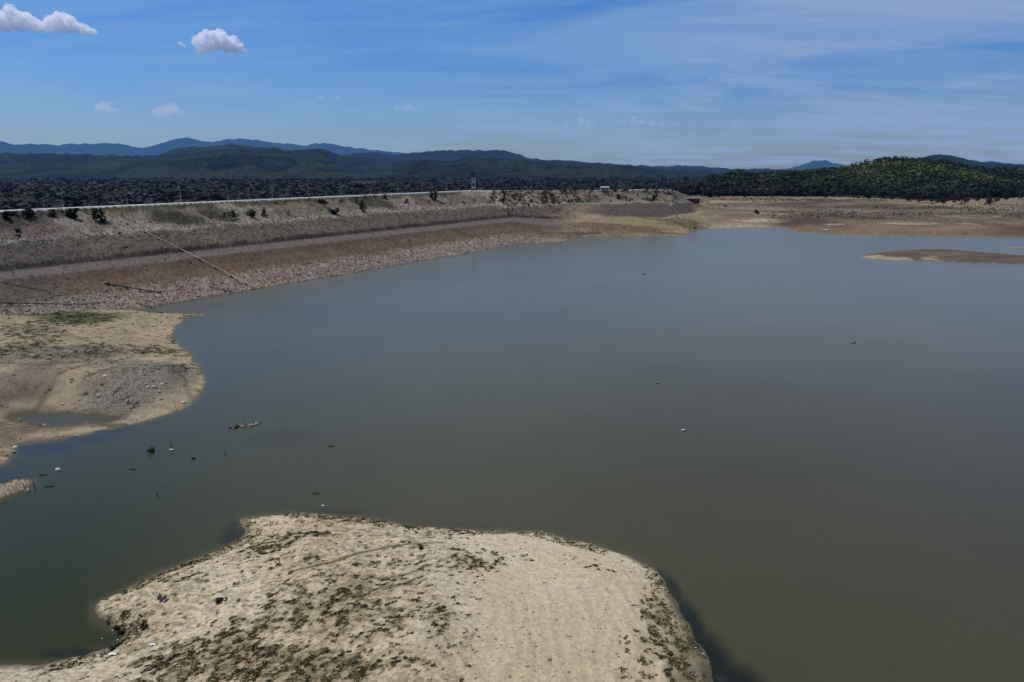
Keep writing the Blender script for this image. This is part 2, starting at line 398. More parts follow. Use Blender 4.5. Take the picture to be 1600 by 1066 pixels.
def cf(x, y, sc_, o=4, k=0): return np.clip(fbm(x, y, sc_, o, k) * 1.75, -1, 1)
def terrain_color(x, y, z, q, reg, dd):
    n = len(x); C = np.zeros((n, 3))
    n1 = cf(x, y, 22, 4, 1); n2 = cf(x, y, 5, 4, 3); n3 = cf(x, y, 1.2, 3, 7)
    white = rng.random(n)
    r = np.hypot(x, y); t = y * CP + (H - z) * SP; px = 800 + F * x / np.maximum(t, 1)
    s_, u_ = damuv(x, y)
    # ---------------- A foreground sand spit
    m = reg == 1
    X, Y, Z = x[m], y[m], z[m]; d = dd['A'][m]
    c = np.tile(np.array([.560, .450, .290]), (m.sum(), 1))
    c = mix(c, (.60, .515, .375), ss(-.1, .5, n1[m]) * .7)
    c = mix(c, (.50, .385, .24), ss(.05, .6, cf(X, Y, 8, 4, 9)) * .4)
    rr = blobs(X, Y, [(780,900,60,50,0,.6),(700,1000,40,60,0,.55),(200,945,60,28,0,.6),(900,980,120,60,0,.35),(80,1045,100,14,0,.8)], 2.5)
    c = mix(c, (.52, .395, .25), rr * (.6 + .4 * n2[m]))
    st = np.sin(Z * 2 * math.pi / .17 + n2[m] * 3.2) * ss(.1, .8, Z)
    c = c * (1 - .055 * st[:, None] - .05 * (np.sin(Z * 2 * math.pi / .061 + n1[m] * 3))[:, None])
    hat = cf(X * .55 + Y * .8, Y * .55 - X * .28, .26, 3, 4)  # dark hatch painted for the small shadows of sand ripples and trampling
    lft = 1 - ss(-6, 0, X - (Y - 35) * .02 + n1[m] * 3)
    c = c * (1 - (ss(.0, .55, hat) * (.08 + .22 * lft))[:, None]) * (1 + .16 * (white[m] - .5))[:, None]
    spk = ss(.45, .7, cf(X, Y, .22, 2, 12)) * (.35 + .5 * lft)
    c = mix(c, (.22, .18, .11), spk * .55)
    v0 = blobs(X, Y, VEG_A, 2.2); v0 = np.clip(v0 + .22 * np.sin(Z * 2 * math.pi / .24 + n1[m] * 3) * (v0 > .05) + .35 * n2[m] * (v0 > .05) + .26 * lft * ss(-.6, .3, n2[m]), 0, 1.1)
    c = mix(c, (.20, .165, .085), ss(.1, 1, v0) * .5)
    c = mix(c, (.15, .125, .062), tuftmask(X, Y, v0) * .42)
    c = mix(c, (.12, .115, .035), blobs(X, Y, [(230,1003,60,10,0,1),(330,1010,70,10,0,.8),(1085,1030,26,60,0,.9)], 1.0) * ss(-.6, .4, n2[m]) * .55)
    fine = cf((X * .86 + Y * .51) * .5, -X * .51 + Y * .86, .13, 3, 10)
    c = c * (1 - (ss(-.05, .5, fine) * (.10 + .26 * lft * ss(-.5, .3, n2[m] + .3)))[:, None])
    tr = strip(X, Y, [(455,893),(485,886),(520,878),(548,868),(575,861),(610,854),(640,850),(690,848)], .20, None)
    c = mix(c, (.12, .095, .045), tr * .9 * ss(-1.4, -.2, n3[m]))
    gr = strip(X, Y, [(700,1060),(690,985),(683,940),(690,880)], 1.3, None, .9)
    c = mix(c, (.22, .20, .13), gr * .35 * (.5 + .5 * n3[m]))
    c = mix(c, (.34, .30, .06), blobs(X, Y, [(790,829,45,4,0,1),(540,813,40,4,0,.5)], .3) * .7)
    c = mix(c, (.10, .085, .05), (1 - ss(.1, .75, d + n3[m] * .35)) * .8)
    edge = (1 - ss(.3, 2.6, d + n2[m] + n3[m] * .5)) * ss(985, 1060, px[m] + 25 * n2[m])
    c = mix(c, (.05, .05, .03), edge * .7)
    C[m] = c
    # ---------------- B left spit
    m = reg == 2
    X, Y, Z = x[m], y[m], z[m]; d = dd['B'][m]
    c = np.tile(np.array([.33, .262, .17]), (m.sum(), 1))
    c = mix(c, (.41, .335, .22), ss(-.2, .5, n1[m]) * .7)
    st = np.sin(Z * 2 * math.pi / .16 + n2[m] * 2)
    c = c * (1 - .08 * st[:, None]) * (1 - .25 * ss(.0, .6, cf(X, Y, .9, 3, 4))[:, None])
    peb = blobs(X, Y, [(215,600,75,30,0,1),(100,556,110,16,0,.8),(240,585,60,25,0,.9),(20,560,80,18,0,.7),(30,600,50,20,0,.7),(180,575,50,12,0,.6)], 1.8)
    sp = white[m]
    c = mix(c, (.155, .135, .112), np.clip(peb * 1.2, 0, 1) * .85)
    c = c * (1 + (peb * (sp - .5) * .75)[:, None])
    mud = blobs(X, Y, [(40,610,60,18,0,1),(80,585,55,9,0,1),(100,672,90,9,0,1),(20,670,40,14,0,.8)], 1.2)
    c = mix(c, (.15, .098, .080), mud * ss(-.7, .2, n2[m] + .3) * .85)
    v0 = blobs(X, Y, VEG_B, 1.5); v = v0 * ss(-.5, .3, n2[m] + .6 * n3[m] + .25)
    c = mix(c, (.085, .09, .03), v * .6)
    c = mix(c, (.062, .078, .018), np.clip(blobs(X, Y, [(40,490,60,6,0,1),(110,493,55,7,0,1),(165,493,40,4,0,.8),(140,502,30,6,0,.8)], None) * ss(-1.0, .1, n2[m] + .3), 0, 1) * .85)
    c = mix(c, (.10, .075, .06), blobs(X, Y, [(60,668,70,6,0,1),(30,645,25,8,0,.8),(40,620,30,10,0,.7),(150,664,40,4,0,.8)], None) * .6)
    c = mix(c, (.075, .068, .03), tuftmask(X, Y, np.clip(v0 + .18 + .3 * n2[m], 0, 1), .55) * .7)
    tr = strip(X, Y, [(0,503),(60,510),(110,520),(135,528)], .5, 2.2) * .6 + strip(X, Y, [(25,640),(70,612),(110,590),(170,572)], .45, 1.8) + strip(X, Y, [(0,572),(60,578),(120,574),(170,567)], .4, 1.8) + strip(X, Y, [(265,575),(290,592),(296,610)], .35, 1.2)
    c = mix(c, (.10, .08, .05), np.clip(tr, 0, 1) * .7 * ss(-.8, .2, n2[m] + .3))
    c = mix(c, (.45, .34, .22), blobs(X, Y, [(270,505,30,18,0,.8),(285,610,25,18,0,.6),(255,560,40,10,0,.5)], 1) * .6)
    c = mix(c, (.09, .075, .055), (1 - ss(.05, .8, d + n3[m] * .3)) * .75)
    rim = np.exp(-(np.maximum(-dd['P'][m], 0) / (1.1 + .7 * n3[m] * (n3[m] > 0))) ** 2) * (dd['P'][m] > -6)
    c = mix(c, (.055, .045, .03), rim * .85)
    C[m] = c
    # ---------------- islets
    m = reg == 3
    c = np.tile(np.array([.30, .25, .185]), (m.sum(), 1)) * (.5 + white[m] * .9)[:, None]
    c = mix(c, (.06, .05, .04), (1 - ss(.05, .7, dd['C'][m])) * .8); C[m] = c
    m = (reg == 4) | (reg == 5)
    X, Y = x[m], y[m]; d = dd['E'][m]
    c = np.tile(np.array([.125, .088, .062]), (m.sum(), 1))
    c = mix(c, (.33, .26, .175), ss(-.3, .1, cf(X, Y, 12, 3, 6)) * blobs(X, Y, [(1430,403,95,5,0,1),(1370,401,30,4,0,1)], .8))
    c = mix(c, (.10, .06, .045), blobs(X, Y, [(1460,391,60,3,0,1)], .5) * .7)
    c = c * (1 + .25 * cf(X * .3, Y, 3, 3, 2))[:, None]
    c = mix(c, (.35, .30, .24), (1 - ss(0, .8, d)) * .5); C[m] = c
    # ---------------- dam and far shore
    m = reg == 0
    X, Y, Z, Q, PX, W = x[m], y[m], z[m], q[m], px[m], white[m]; S, U = s_[m], u_[m]
    a1, a2, a3 = n1[m], n2[m], n3[m]
    qn = Q + a2 * .10 + a3 * .05
    # dam proper
    k = len(X); c = np.tile(np.array([.245, .190, .150]), (k, 1))
    c = mix(c, (.30, .235, .175), ss(-.2, .5, a1) * .5)
    c = mix(c, (.175, .108, .052), ss(.85, 1.12, qn) * (.75 + .25 * a2))
    c = mix(c, (.13, .088, .058), ss(1.45, 1.8, qn) * .8)
    c = mix(c, (.205, .160, .140), ss(1.95, 2.08, Q + a3 * .05))
    c = mix(c, (.145, .110, .086), ss(2.75, 2.85, Q + a3 * .03))
    c = mix(c, (.035, .026, .026), (ss(2.9, 2.97, Q) * (1 - ss(3.0, 3.12, Q + a2 * .06))) * .9)  # shadow at the foot of the berm riser, painted as a dark line
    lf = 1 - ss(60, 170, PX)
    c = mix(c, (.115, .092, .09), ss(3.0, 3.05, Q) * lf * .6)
    c = mix(c, (.21, .165, .11), ss(3.1, 3.2, qn) * ss(.1, .6, cf(X, Y, 9, 3, 8)) * .4)
    up = ss(3.93, 4.02, qn)
    c = mix(c, (.23, .185, .13), up); 
    c = mix(c, (.33, .285, .23), up * ss(-.1, .4, cf(X, Y, 10, 4, 10)) * .8)
    c = mix(c, (.40, .36, .30), np.exp(-((qn - 4.0) / .10) ** 2) * .85)
    c = mix(c, (.17, .09, .07), up * ss(.15, .5, cf(X, Y, 13, 3, 11)) * lf * .8)
    hol = blobs(X, Y, HOL, None)
    c = mix(c, (.048, .047, .024), hol * .95)
    c = mix(c, (.060, .066, .024), ss(4.72, 4.85, Q + a2 * .12) * (PX < 720) * .85)
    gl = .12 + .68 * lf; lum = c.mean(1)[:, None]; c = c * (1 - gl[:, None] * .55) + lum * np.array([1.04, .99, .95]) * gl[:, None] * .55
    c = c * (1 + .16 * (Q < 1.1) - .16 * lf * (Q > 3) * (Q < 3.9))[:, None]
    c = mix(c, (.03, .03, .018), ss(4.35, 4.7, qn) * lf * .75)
    c = c * (np.array([.64, .63, .63]) * np.where(qn[:, None] < 1, 1.12, 1.0) * np.where(Q[:, None] > 3.93, 1.08, 1.0))
    rough = np.where(Q < 1.1, 1.3, np.where(Q < 2, .55, np.where(Q < 3, .45, np.where(Q < 4, 1.25, .95))))
    # reservoir flats right of the dam
    R1 = ss(815, 870, PX + a1 * 25 - 12 * (Q - 1)); 
    fl = np.tile(np.array([.31, .225, .145]), (k, 1))
    fl = mix(fl, (.29, .235, .115), ss(.6, 1.4, qn) * ss(-.4, .3, a1 + .2) * .9)
    fl = mix(fl, (.36, .29, .17), ss(.0, .5, cf(X * .5, Y, 17, 4, 4)) * .8)
    fl = mix(fl, (.13, .10, .055), ss(.05, .5, cf(X * .4, Y * 1.2, 19, 4, 2)) * .75)
    pur = ss(2.6, 2.95, qn + (PX - 1000) * .004 * (PX < 1000)) * (1 - ss(3.85, 4.0, qn)) * ss(880, 960, PX) * (1 - ss(1078, 1095, PX))
    fl = mix(fl, (.095, .072, .066), pur * .92)
    crown = ss(3.9, 4.05, qn)
    fl = mix(fl, (.20, .165, .125), crown * (1 - ss(1075, 1110, PX)))
    fl = mix(fl, (.33, .28, .22), np.exp(-((qn - 4.0) / .12) ** 2) * .8 * (1 - ss(1075, 1110, PX)))
    fl = mix(fl, (.10, .05, .042), crown * (1 - ss(870, 890, PX)) * ss(-.3, .3, a2 + .1) * .8)
    fl = mix(fl, (.07, .075, .03), crown * ss(.0, .5, cf(X, Y, 9, 3, 9)) * (PX < 1060) * .7)
    R2 = ss(1090, 1120, PX + a2 * 10)
    lay = cf(X * .35, Y * .9, 34, 4, 4); lay2 = cf(X * .3, Y * .8, 55, 4, 8)
    e = np.tile(np.array([.34, .265, .175]), (k, 1))
    br = ss(1215, 1250, PX + a1 * 30)
    e = mix(e, (.155, .094, .054), br * (1 - ss(1.6, 2.6, Q + lay * .9)) * .95)
    e = mix(e, (.25, .165, .095), br * ss(.1, .5, lay) * (1 - ss(2.2, 3.0, Q)) * .6)
    e = mix(e, (.19, .13, .085), ss(-.05, .4, lay2) * .65)
    e = mix(e, (.42, .35, .25), ss(.1, .4, -lay) * ss(1.6, 2.4, Q + lay2) * .75)
    e = mix(e, (.10, .066, .052), blobs(X, Y, [(1265,346,40,7,0,1),(1240,350,24,5,0,1),(1300,352,30,5,0,.7)], None) * .9)
    e = mix(e, (.10, .085, .045), ss(.05, .45, cf(X * .5, Y, 20, 4, 12)) * (.25 + .45 * ss(2.0, 3.4, Q)))
    dk = blobs(X, Y, [(1380,340,110,4,0,1),(1500,347,60,4,0,1),(1540,350,40,4,0,.8),(1110,322,50,6,0,.7),(1300,338,60,5,0,.7),(1400,318,60,4,0,.6),(1240,322,40,5,0,.5),(1160,336,30,3,0,.6),(1440,352,40,4,0,.6),(1590,345,40,4,0,.7)], None)
    e = mix(e, (.09, .065, .045), dk * ss(-.1, .3, n3[m] + .1 * a2))
    e = mix(e, (.47, .38, .27), blobs(X, Y, [(1450,334,60,3,0,.8),(1520,338,60,3,0,1),(1420,350,50,1.5,0,.8),(1215,326,30,4,0,.8),(1200,334,60,2.5,0,.9),(1180,345,45,3,0,.7),(1350,330,40,2.5,0,.6),(1510,350,16,1.5,0,1),(1303,351,16,1,0,1),(1580,336,40,3,0,.7)], None) * ss(-.2, .5, a2 + lay) * .8)
    e = mix(e, (.22, .105, .085), blobs(X, Y, [(1108,307,16,3,0,.9)], 8) * .6)
    fl = fl * .80; e = e * .64 * ((1 + .5 * lay) * (1 + .35 * (1 - ss(1190, 1250, PX + a1 * 15)) * (1 - ss(3.6, 4.2, Q))))[:, None]
    fl = fl * (1 - R2[:, None]) + e * R2[:, None]
    fl = mix(fl, (.055, .04, .03), np.clip(strip(X, Y, [(1040,342),(1060,349),(1088,358)], .8, None) + strip(X, Y, [(842,354),(845,361),(870,365),(905,366),(935,364)], 1.5, None) * .9 + strip(X, Y, [(846,353),(880,352)], .9, None) * .6, 0, 1) * .85)
    fl = mix(fl, (.37, .30, .21), strip(X, Y, [(1035,341),(1060,337),(1098,331)], .9, None) * .7)
    fl = mix(fl, (.34, .27, .19), (1 - ss(.0, .35, Q)) * .5)
    c = c * (1 - R1[:, None]) + fl * R1[:, None]
    rough = rough * (1 - R1) + .5 * R1
    # wet rim at the waterline
    c = mix(c, (.06, .045, .035), (1 - ss(.02, .10, Q)) * .6)
    # beyond the crest: road, grass, forest floor and the plain
    left = 1 - ss(1040, 1100, PX)
    fr = np.tile(np.array([.030, .032, .018]), (k, 1))
    pl = ss(-.1, .35, cf(X, Y, 160, 4, 6))
    fr = mix(fr, (.020, .017, .018), ss(6.6, 7.6, Q) * (PX < 1100) * .9)
    fr = mix(fr, (.040, .030, .028), ss(7.5, 8, Q) * ss(.25, .5, cf(X * .4, Y, 90, 4, 3)))
    rd = (Q >= 5) & (Q < 6) & (PX < 1060)
    c[Q >= 5] = fr[Q >= 5]; c[rd] = (.50, .48, .45)
    rough = np.where(Q >= 5, .25, rough); rough[rd] = .1
    big = vn(X / .9, Y / .9, 5)
    c = c * (1 + rough * ((W - .5) * .95 + (big - .5) * .5) + a3 * .12)[:, None]
    C[m] = c
    C[z < 0] = np.minimum(C[z < 0], .10)
    return C

# ------------------------------------------------------------------ ground sheet (polar grid around the drone's foot point)
rs = [13.0]
while rs[-1] < 640: rs.append(rs[-1] + min(rs[-1] ** 2 / H * .00102 + .012, .0042 * rs[-1]))
while rs[-1] < 30000: rs.append(rs[-1] * (1.012 if rs[-1] < 2500 else 1.05))
rs = np.array(rs); NR = len(rs)
AA, RR = np.meshgrid(azs, rs)
X = (RR * np.sin(AA)).ravel(); Y = (RR * np.cos(AA)).ravel()
Z, Q, REG, DD = heights(X, Y)
# relief: riprap, hummocks, terraces, berm riser
far = REG == 0; nz = rng.random(len(X))
damr = far & (Q > 0) & (Q < 5); PXv = 800 + F * X / np.maximum(Y * CP + (H - Z) * SP, 1)
amp = np.where(Q < 1.1, .34, np.where(Q < 2, .22, np.where(Q < 3, .12, np.where(Q < 4, .40, .30)))) * np.where(PXv > 850, .45 * ss(.02, .6, Q), 1)
Z = Z + np.where(damr, amp * ((nz - .5) * 1.1 + fbm(X, Y, 1.6, 3, 3) * .8), 0)
Z = Z + np.where(damr & (Q > 3.8), fbm(X, Y, 11, 3, 13) * 1.1 * ss(3.9, 4.3, Q) * (1 - ss(4.6, 5, Q)), 0)
Z = Z + np.where(damr & (Q > 3.0) & (PXv < 830), .7 * ss(3.0, 3.04, Q) * (1 - ss(3.04, 3.8, Q)), 0)
Z = Z + np.where(far & (Q >= 0) & (Q < 5) & (PXv > 830), fbm(X, Y, 14, 4, 2) * .5 * ss(.1, .6, Q), 0)
Z = Z + np.where(far & (Q > 6), fbm(X, Y, 60, 4, 2) * 1.5 * ss(6.2, 8, Q), 0)
hollow = blobs(X, Y, HOL, None)
Z = Z - np.where(far, hollow * .9 * (1 - ss(4.4, 4.8, Q)), 0)
Z = Z - np.where(far, strip(X, Y, [(1040,342),(1060,349),(1088,358)], .9, 1.8) * .8, 0)
mA = (REG == 1) & (Z > 0)
Z = Z + np.where(mA, .012 * np.sin(Z * 2 * math.pi / .17 + fbm(X, Y, 5, 3, 3) * 5) * ss(.1, .8, Z) + fbm(X, Y, .8, 3, 9) * .022 + (nz - .5) * .016 + fbm(X, Y, .25, 2, 8) * .02, 0)
Z = Z - np.where(mA, strip(X, Y, [(455,893),(520,878),(575,862),(640,850),(690,847)], .3, 2.6) * .10, 0)
mB = (REG == 2) & (Z > 0)
Z = Z + np.where(mB, fbm(X, Y, 1.1, 3, 9) * .10 + (nz - .5) * .07 + .02 * np.sin(Z * 39), 0)
Z = Z + np.where((REG == 3) & (Z > 0), (nz - .4) * .45, 0)
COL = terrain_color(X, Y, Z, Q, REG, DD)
keep = (Z > -.9)
idx = np.arange(NR * NAZ).reshape(NR, NAZ)
fa = np.stack([idx[:-1, :-1], idx[:-1, 1:], idx[1:, 1:], idx[1:, :-1]], -1).reshape(-1, 4)
fa = fa[keep[fa].any(1)]
used = np.zeros(NR * NAZ, bool); used[fa.ravel()] = True
remap = np.cumsum(used) - 1
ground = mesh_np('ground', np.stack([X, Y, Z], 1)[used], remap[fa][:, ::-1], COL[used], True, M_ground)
tag(ground, 'rocky dam slope, drawn-down reservoir bed and dark scrub plain reaching the hills', 'ground', kind='structure')
bedm = attr_mat('lake bed', bump=0)
bed = mesh_np('lake_bed', [(-900, -300, -3.2), (900, -300, -3.2), (900, 700, -3.2), (-900, 700, -3.2)], [(0, 1, 2, 3)], np.full((4, 3), .08), False, bedm)
tag(bed, 'muddy bed under the lake water', 'lake bed', kind='structure')

# ------------------------------------------------------------------ water
waz = np.radians(np.linspace(-75, 70, 1000)); wr = [4.0]
while wr[-1] < 640: wr.append(wr[-1] * 1.008)
wr = np.array(wr); WA, WR = np.meshgrid(waz, wr)
wx = (WR * np.sin(WA)).ravel(); wy = (WR * np.cos(WA)).ravel()
wz, wq, wreg, wd = heights(wx, wy)
wc = np.tile(np.array([.105, .099, .056]), (len(wx), 1))
wn = fbm(wx, wy, 45, 4, 2)
wpx = 800 + F * wx / np.maximum(wy * CP + H * SP, 1)
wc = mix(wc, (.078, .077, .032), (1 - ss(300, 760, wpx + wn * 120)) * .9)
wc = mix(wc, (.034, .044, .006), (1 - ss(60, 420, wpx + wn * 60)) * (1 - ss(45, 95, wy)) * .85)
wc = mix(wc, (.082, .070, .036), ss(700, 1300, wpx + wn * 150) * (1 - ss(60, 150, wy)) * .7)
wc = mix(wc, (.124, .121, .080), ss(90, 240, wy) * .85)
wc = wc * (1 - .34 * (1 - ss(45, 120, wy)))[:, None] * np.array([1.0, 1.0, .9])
wc = wc * (1 + .10 * fbm(wx, wy, 25, 4, 7) + .05 * fbm(wx, wy, 4, 3, 7))[:, None]
# silt in the shallows and dark drowned weed beds
wc = mix(wc, (.13, .10, .06), ss(-.12, -.01, wz) * .35)
wc = mix(wc, (.012, .015, .010), np.clip(blobs(wx, wy, [(1052,928,16,34,0,.8),(1078,978,26,50,0,.95),(1104,1030,44,55,0,1),(1140,1070,62,40,0,1),(1034,900,9,14,0,.6),(175,1003,14,14,0,.5),(115,1022,60,9,0,.8),(365,838,22,14,0,.6),(365,822,12,10,0,.5)], 0), 0, 1) * ss(-.7, .2, fbm(wx, wy, 1.6, 3, 3) + .55))
wc = mix(wc, (.026, .028, .034), blobs(wx, wy, [(70,700,60,10,0,1),(140,686,50,7,0,.9),(180,670,30,9,0,.9),(10,745,40,8,0,.5)], 0) * .65)
wc = mix(wc, (.045, .03, .02), blobs(wx, wy, [(520,800,60,5,0,.8),(440,683,60,14,0,.35),(700,822,120,5,0,.4)], 0) * .7)
wi = np.arange(len(wr) * len(waz)).reshape(len(wr), len(waz))
wf = np.stack([wi[:-1, :-1], wi[1:, :-1], wi[1:, 1:], wi[:-1, 1:]], -1).reshape(-1, 4)[:, ::-1]
mw, nt = new_mat('lake water')
at = N(nt, 'ShaderNodeAttribute', attribute_name='Col'); geo = N(nt, 'ShaderNodeNewGeometry')
mp = N(nt, 'ShaderNodeMapping'); mp.inputs['Scale'].default_value = (.7, 1.3, 1); mp.inputs['Rotation'].default_value = (0, 0, .3)
nt.links.new(geo.outputs['Position'], mp.inputs[0])
nA = N(nt, 'ShaderNodeTexNoise'); nA.inputs['Scale'].default_value = 1.1; nA.inputs['Detail'].default_value = 4
nt.links.new(mp.outputs[0], nA.inputs['Vector'])
nB = N(nt, 'ShaderNodeTexNoise'); nB.inputs['Scale'].default_value = .02; nB.inputs['Detail'].default_value = 3
nt.links.new(geo.outputs['Position'], nB.inputs['Vector'])
bs = N(nt, 'ShaderNodeMapRange'); bs.inputs[1].default_value = .35; bs.inputs[2].default_value = .65; bs.inputs[3].default_value = .15; bs.inputs[4].default_value = .45
nt.links.new(nB.outputs[0], bs.inputs[0])
bp = N(nt, 'ShaderNodeBump'); bp.inputs['Distance'].default_value = .085
nt.links.new(bs.outputs[0], bp.inputs['Strength']); nt.links.new(nA.outputs[0], bp.inputs['Height'])
pb = N(nt, 'ShaderNodeBsdfPrincipled'); pb.inputs['Roughness'].default_value = .22; pb.inputs['IOR'].default_value = 1.333
nt.links.new(at.outputs['Color'], pb.inputs['Base Color']); nt.links.new(bp.outputs[0], pb.inputs['Normal'])
add_haze(nt, pb.outputs[0], 9000)
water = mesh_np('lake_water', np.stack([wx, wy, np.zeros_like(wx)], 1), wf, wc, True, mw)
tag(water, 'still murky grey-brown reservoir water', 'lake', kind='structure')

# ------------------------------------------------------------------ hills
M_far = attr_mat('far mountain', nscale=.02, namp=.3, bump=1.0, bdist=60.0, haze=8500.0, hcol=(.046, .128, .30))  # brighter emission haze for the farthest ranges
def hill(name, ridge_px, T, Wf, Wb, z0, basecol, seed, cat, label, step=2.0, amp=.85, nsc=300, mat=M_hill, nr=46, green=None):
    P = np.array([gy(x, y, T) for x, y in ridge_px])
    pxs = np.arange(ridge_px[0][0], ridge_px[-1][0] + .1, step); yr = np.interp(pxs, [p[0] for p in ridge_px], [p[1] for p in ridge_px])
    zr_ = np.array([gy(0, b, T)[2] for b in yr])
    fl = fbm(pxs, pxs * 0, 9, 4, seed) * T * .0011 
    zr_ = zr_ + fl
    endf = ss(0, 12, pxs - pxs[0]) * ss(0, 12, pxs[-1] - pxs)
    ts = np.concatenate([np.linspace(-1, 0, nr), np.linspace(0, 1, 8)[1:]])
    V = []; Cc = []
    for tt in ts:
        t = T + (tt * Wf if tt < 0 else tt * Wb)
        xx = (pxs - 800) / F * t
        yy = np.full_like(xx, t * 1.03)
        pr = (1 - abs(tt)) ** (1.25 if tt < 0 else 1)
        sp = 1 - abs(fbm(xx, yy, nsc, 4, seed + 3)) * 2.2
        prof = np.clip(pr + (amp * (sp - .55) * min(1, -tt * 3) * (1 - abs(tt)) if tt < 0 else 0), 0, pr ** .35)
        zz = z0 + (zr_ - z0) * prof * (.2 + .8 * endf)
        zz = zz + fbm(xx, yy, nsc * .12, 3, seed + 5) * nsc * .018 * min(1, pr * 3)
        V.append(np.stack([xx, yy, zz], 1))
        cc = np.tile(np.array(basecol), (len(xx), 1)) * (1 + 1.1 * fbm(xx, yy, nsc * .35, 4, seed + 1))[:, None]
        if green is not None: cc = mix(cc, green, ss(-.05, .2, fbm(xx, yy, nsc * .6, 4, seed + 2)))
        Cc.append(cc)
    nR, nC = len(ts), len(pxs); V = np.concatenate(V); Cc = np.concatenate(Cc)
    ii = np.arange(nR * nC).reshape(nR, nC)
    ff = np.stack([ii[:-1, :-1], ii[:-1, 1:], ii[1:, 1:], ii[1:, :-1]], -1).reshape(-1, 4)
    o = mesh_np(name, V, ff[:, ::-1], Cc, True, mat)
    return tag(o, label, cat, kind='structure')

G1 = (.028, .040, .018)
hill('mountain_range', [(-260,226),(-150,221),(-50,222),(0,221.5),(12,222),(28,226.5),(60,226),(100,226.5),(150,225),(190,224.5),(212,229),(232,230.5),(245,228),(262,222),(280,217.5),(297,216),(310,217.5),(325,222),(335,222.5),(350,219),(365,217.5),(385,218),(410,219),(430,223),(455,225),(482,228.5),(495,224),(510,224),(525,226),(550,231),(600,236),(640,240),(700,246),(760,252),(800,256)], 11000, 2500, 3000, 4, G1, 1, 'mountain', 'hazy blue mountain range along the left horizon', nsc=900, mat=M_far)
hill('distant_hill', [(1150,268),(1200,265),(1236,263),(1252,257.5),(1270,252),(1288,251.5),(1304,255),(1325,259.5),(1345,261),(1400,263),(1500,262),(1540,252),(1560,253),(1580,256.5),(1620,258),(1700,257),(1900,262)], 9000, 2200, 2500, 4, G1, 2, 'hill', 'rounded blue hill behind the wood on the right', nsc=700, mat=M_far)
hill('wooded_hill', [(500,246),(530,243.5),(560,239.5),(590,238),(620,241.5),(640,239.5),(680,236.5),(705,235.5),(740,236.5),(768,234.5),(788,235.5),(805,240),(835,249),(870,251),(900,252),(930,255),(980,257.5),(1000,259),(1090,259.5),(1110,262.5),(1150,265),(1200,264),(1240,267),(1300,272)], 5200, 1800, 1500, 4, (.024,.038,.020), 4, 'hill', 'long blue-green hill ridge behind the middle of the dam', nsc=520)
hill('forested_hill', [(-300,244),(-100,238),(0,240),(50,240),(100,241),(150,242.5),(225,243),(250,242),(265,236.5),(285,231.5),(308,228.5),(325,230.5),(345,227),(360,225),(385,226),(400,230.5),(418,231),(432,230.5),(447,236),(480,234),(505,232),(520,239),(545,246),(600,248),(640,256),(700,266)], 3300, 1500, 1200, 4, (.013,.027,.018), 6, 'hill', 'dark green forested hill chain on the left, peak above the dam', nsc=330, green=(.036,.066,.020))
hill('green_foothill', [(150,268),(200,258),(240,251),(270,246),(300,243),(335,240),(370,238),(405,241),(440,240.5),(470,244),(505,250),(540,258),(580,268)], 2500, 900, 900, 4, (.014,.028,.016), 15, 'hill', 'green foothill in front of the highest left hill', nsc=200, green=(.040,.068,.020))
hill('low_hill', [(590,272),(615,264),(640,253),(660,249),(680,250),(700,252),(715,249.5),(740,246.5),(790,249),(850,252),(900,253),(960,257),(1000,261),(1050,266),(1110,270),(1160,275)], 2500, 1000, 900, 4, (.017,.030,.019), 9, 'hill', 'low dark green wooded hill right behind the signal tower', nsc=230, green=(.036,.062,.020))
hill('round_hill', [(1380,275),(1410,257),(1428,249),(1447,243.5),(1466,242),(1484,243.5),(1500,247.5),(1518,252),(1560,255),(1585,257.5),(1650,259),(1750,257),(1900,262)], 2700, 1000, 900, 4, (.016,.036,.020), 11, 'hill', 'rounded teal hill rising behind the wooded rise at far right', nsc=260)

# ------------------------------------------------------------------ foliage
def foliage_np(cx, cy, cz, rad, hgt, nq, size, colr, seed=0, low=.0, up=.5, var=.75):
    """crowns made of many leaf-clump quads; arrays per tree"""
    rg = np.random.default_rng(seed); n = len(cx); k = nq
    lob = rg.normal(size=(n, 5, 3)) * np.array([.42, .42, .26])
    li = rg.integers(0, 5, (n, k)); cen = np.take_along_axis(lob, li[..., None].repeat(3, 2), 1)
    d = rg.normal(size=(n, k, 3)); d /= np.linalg.norm(d, axis=2, keepdims=True)
    p = cen + d * (.5 * rg.random((n, k, 1)) ** .4)
    p[..., 2] = np.clip(p[..., 2] + .5, low, 1.15)
    P = np.empty((n, k, 3))
    P[..., 0] = cx[:, None] + p[..., 0] * rad[:, None]; P[..., 1] = cy[:, None] + p[..., 1] * rad[:, None]
    P[..., 2] = cz[:, None] + p[..., 2] * hgt[:, None]
    nrm = d * .8 + rg.normal(size=(n, k, 3)) * .5 + np.array([0, 0, up]); nrm /= np.linalg.norm(nrm, axis=2, keepdims=True)
    a = np.cross(nrm, rg.normal(size=(n, k, 3))); a /= np.linalg.norm(a, axis=2, keepdims=True); b = np.cross(nrm, a)
    s = (size * rad)[:, None, None] * (.6 + .8 * rg.random((n, k, 1)))
    V = np.stack([P - a*s - b*s*.7, P + a*s - b*s*.7, P + a*s*.8 + b*s*.7, P - a*s*.8 + b*s*.7], 2).reshape(-1, 3)
    c = colr[:, None, :] * (1 - var / 2 + var * rg.random((n, k, 1))) * (.35 + .75 * np.clip(p[..., 2:3], 0, 1))  # self-shade of the crown painted in: leaf colour darkens downwards
    c = np.repeat(c.reshape(-1, 3), 4, 0)
    Fq = np.arange(n * k * 4).reshape(-1, 4)
    return V, Fq, c

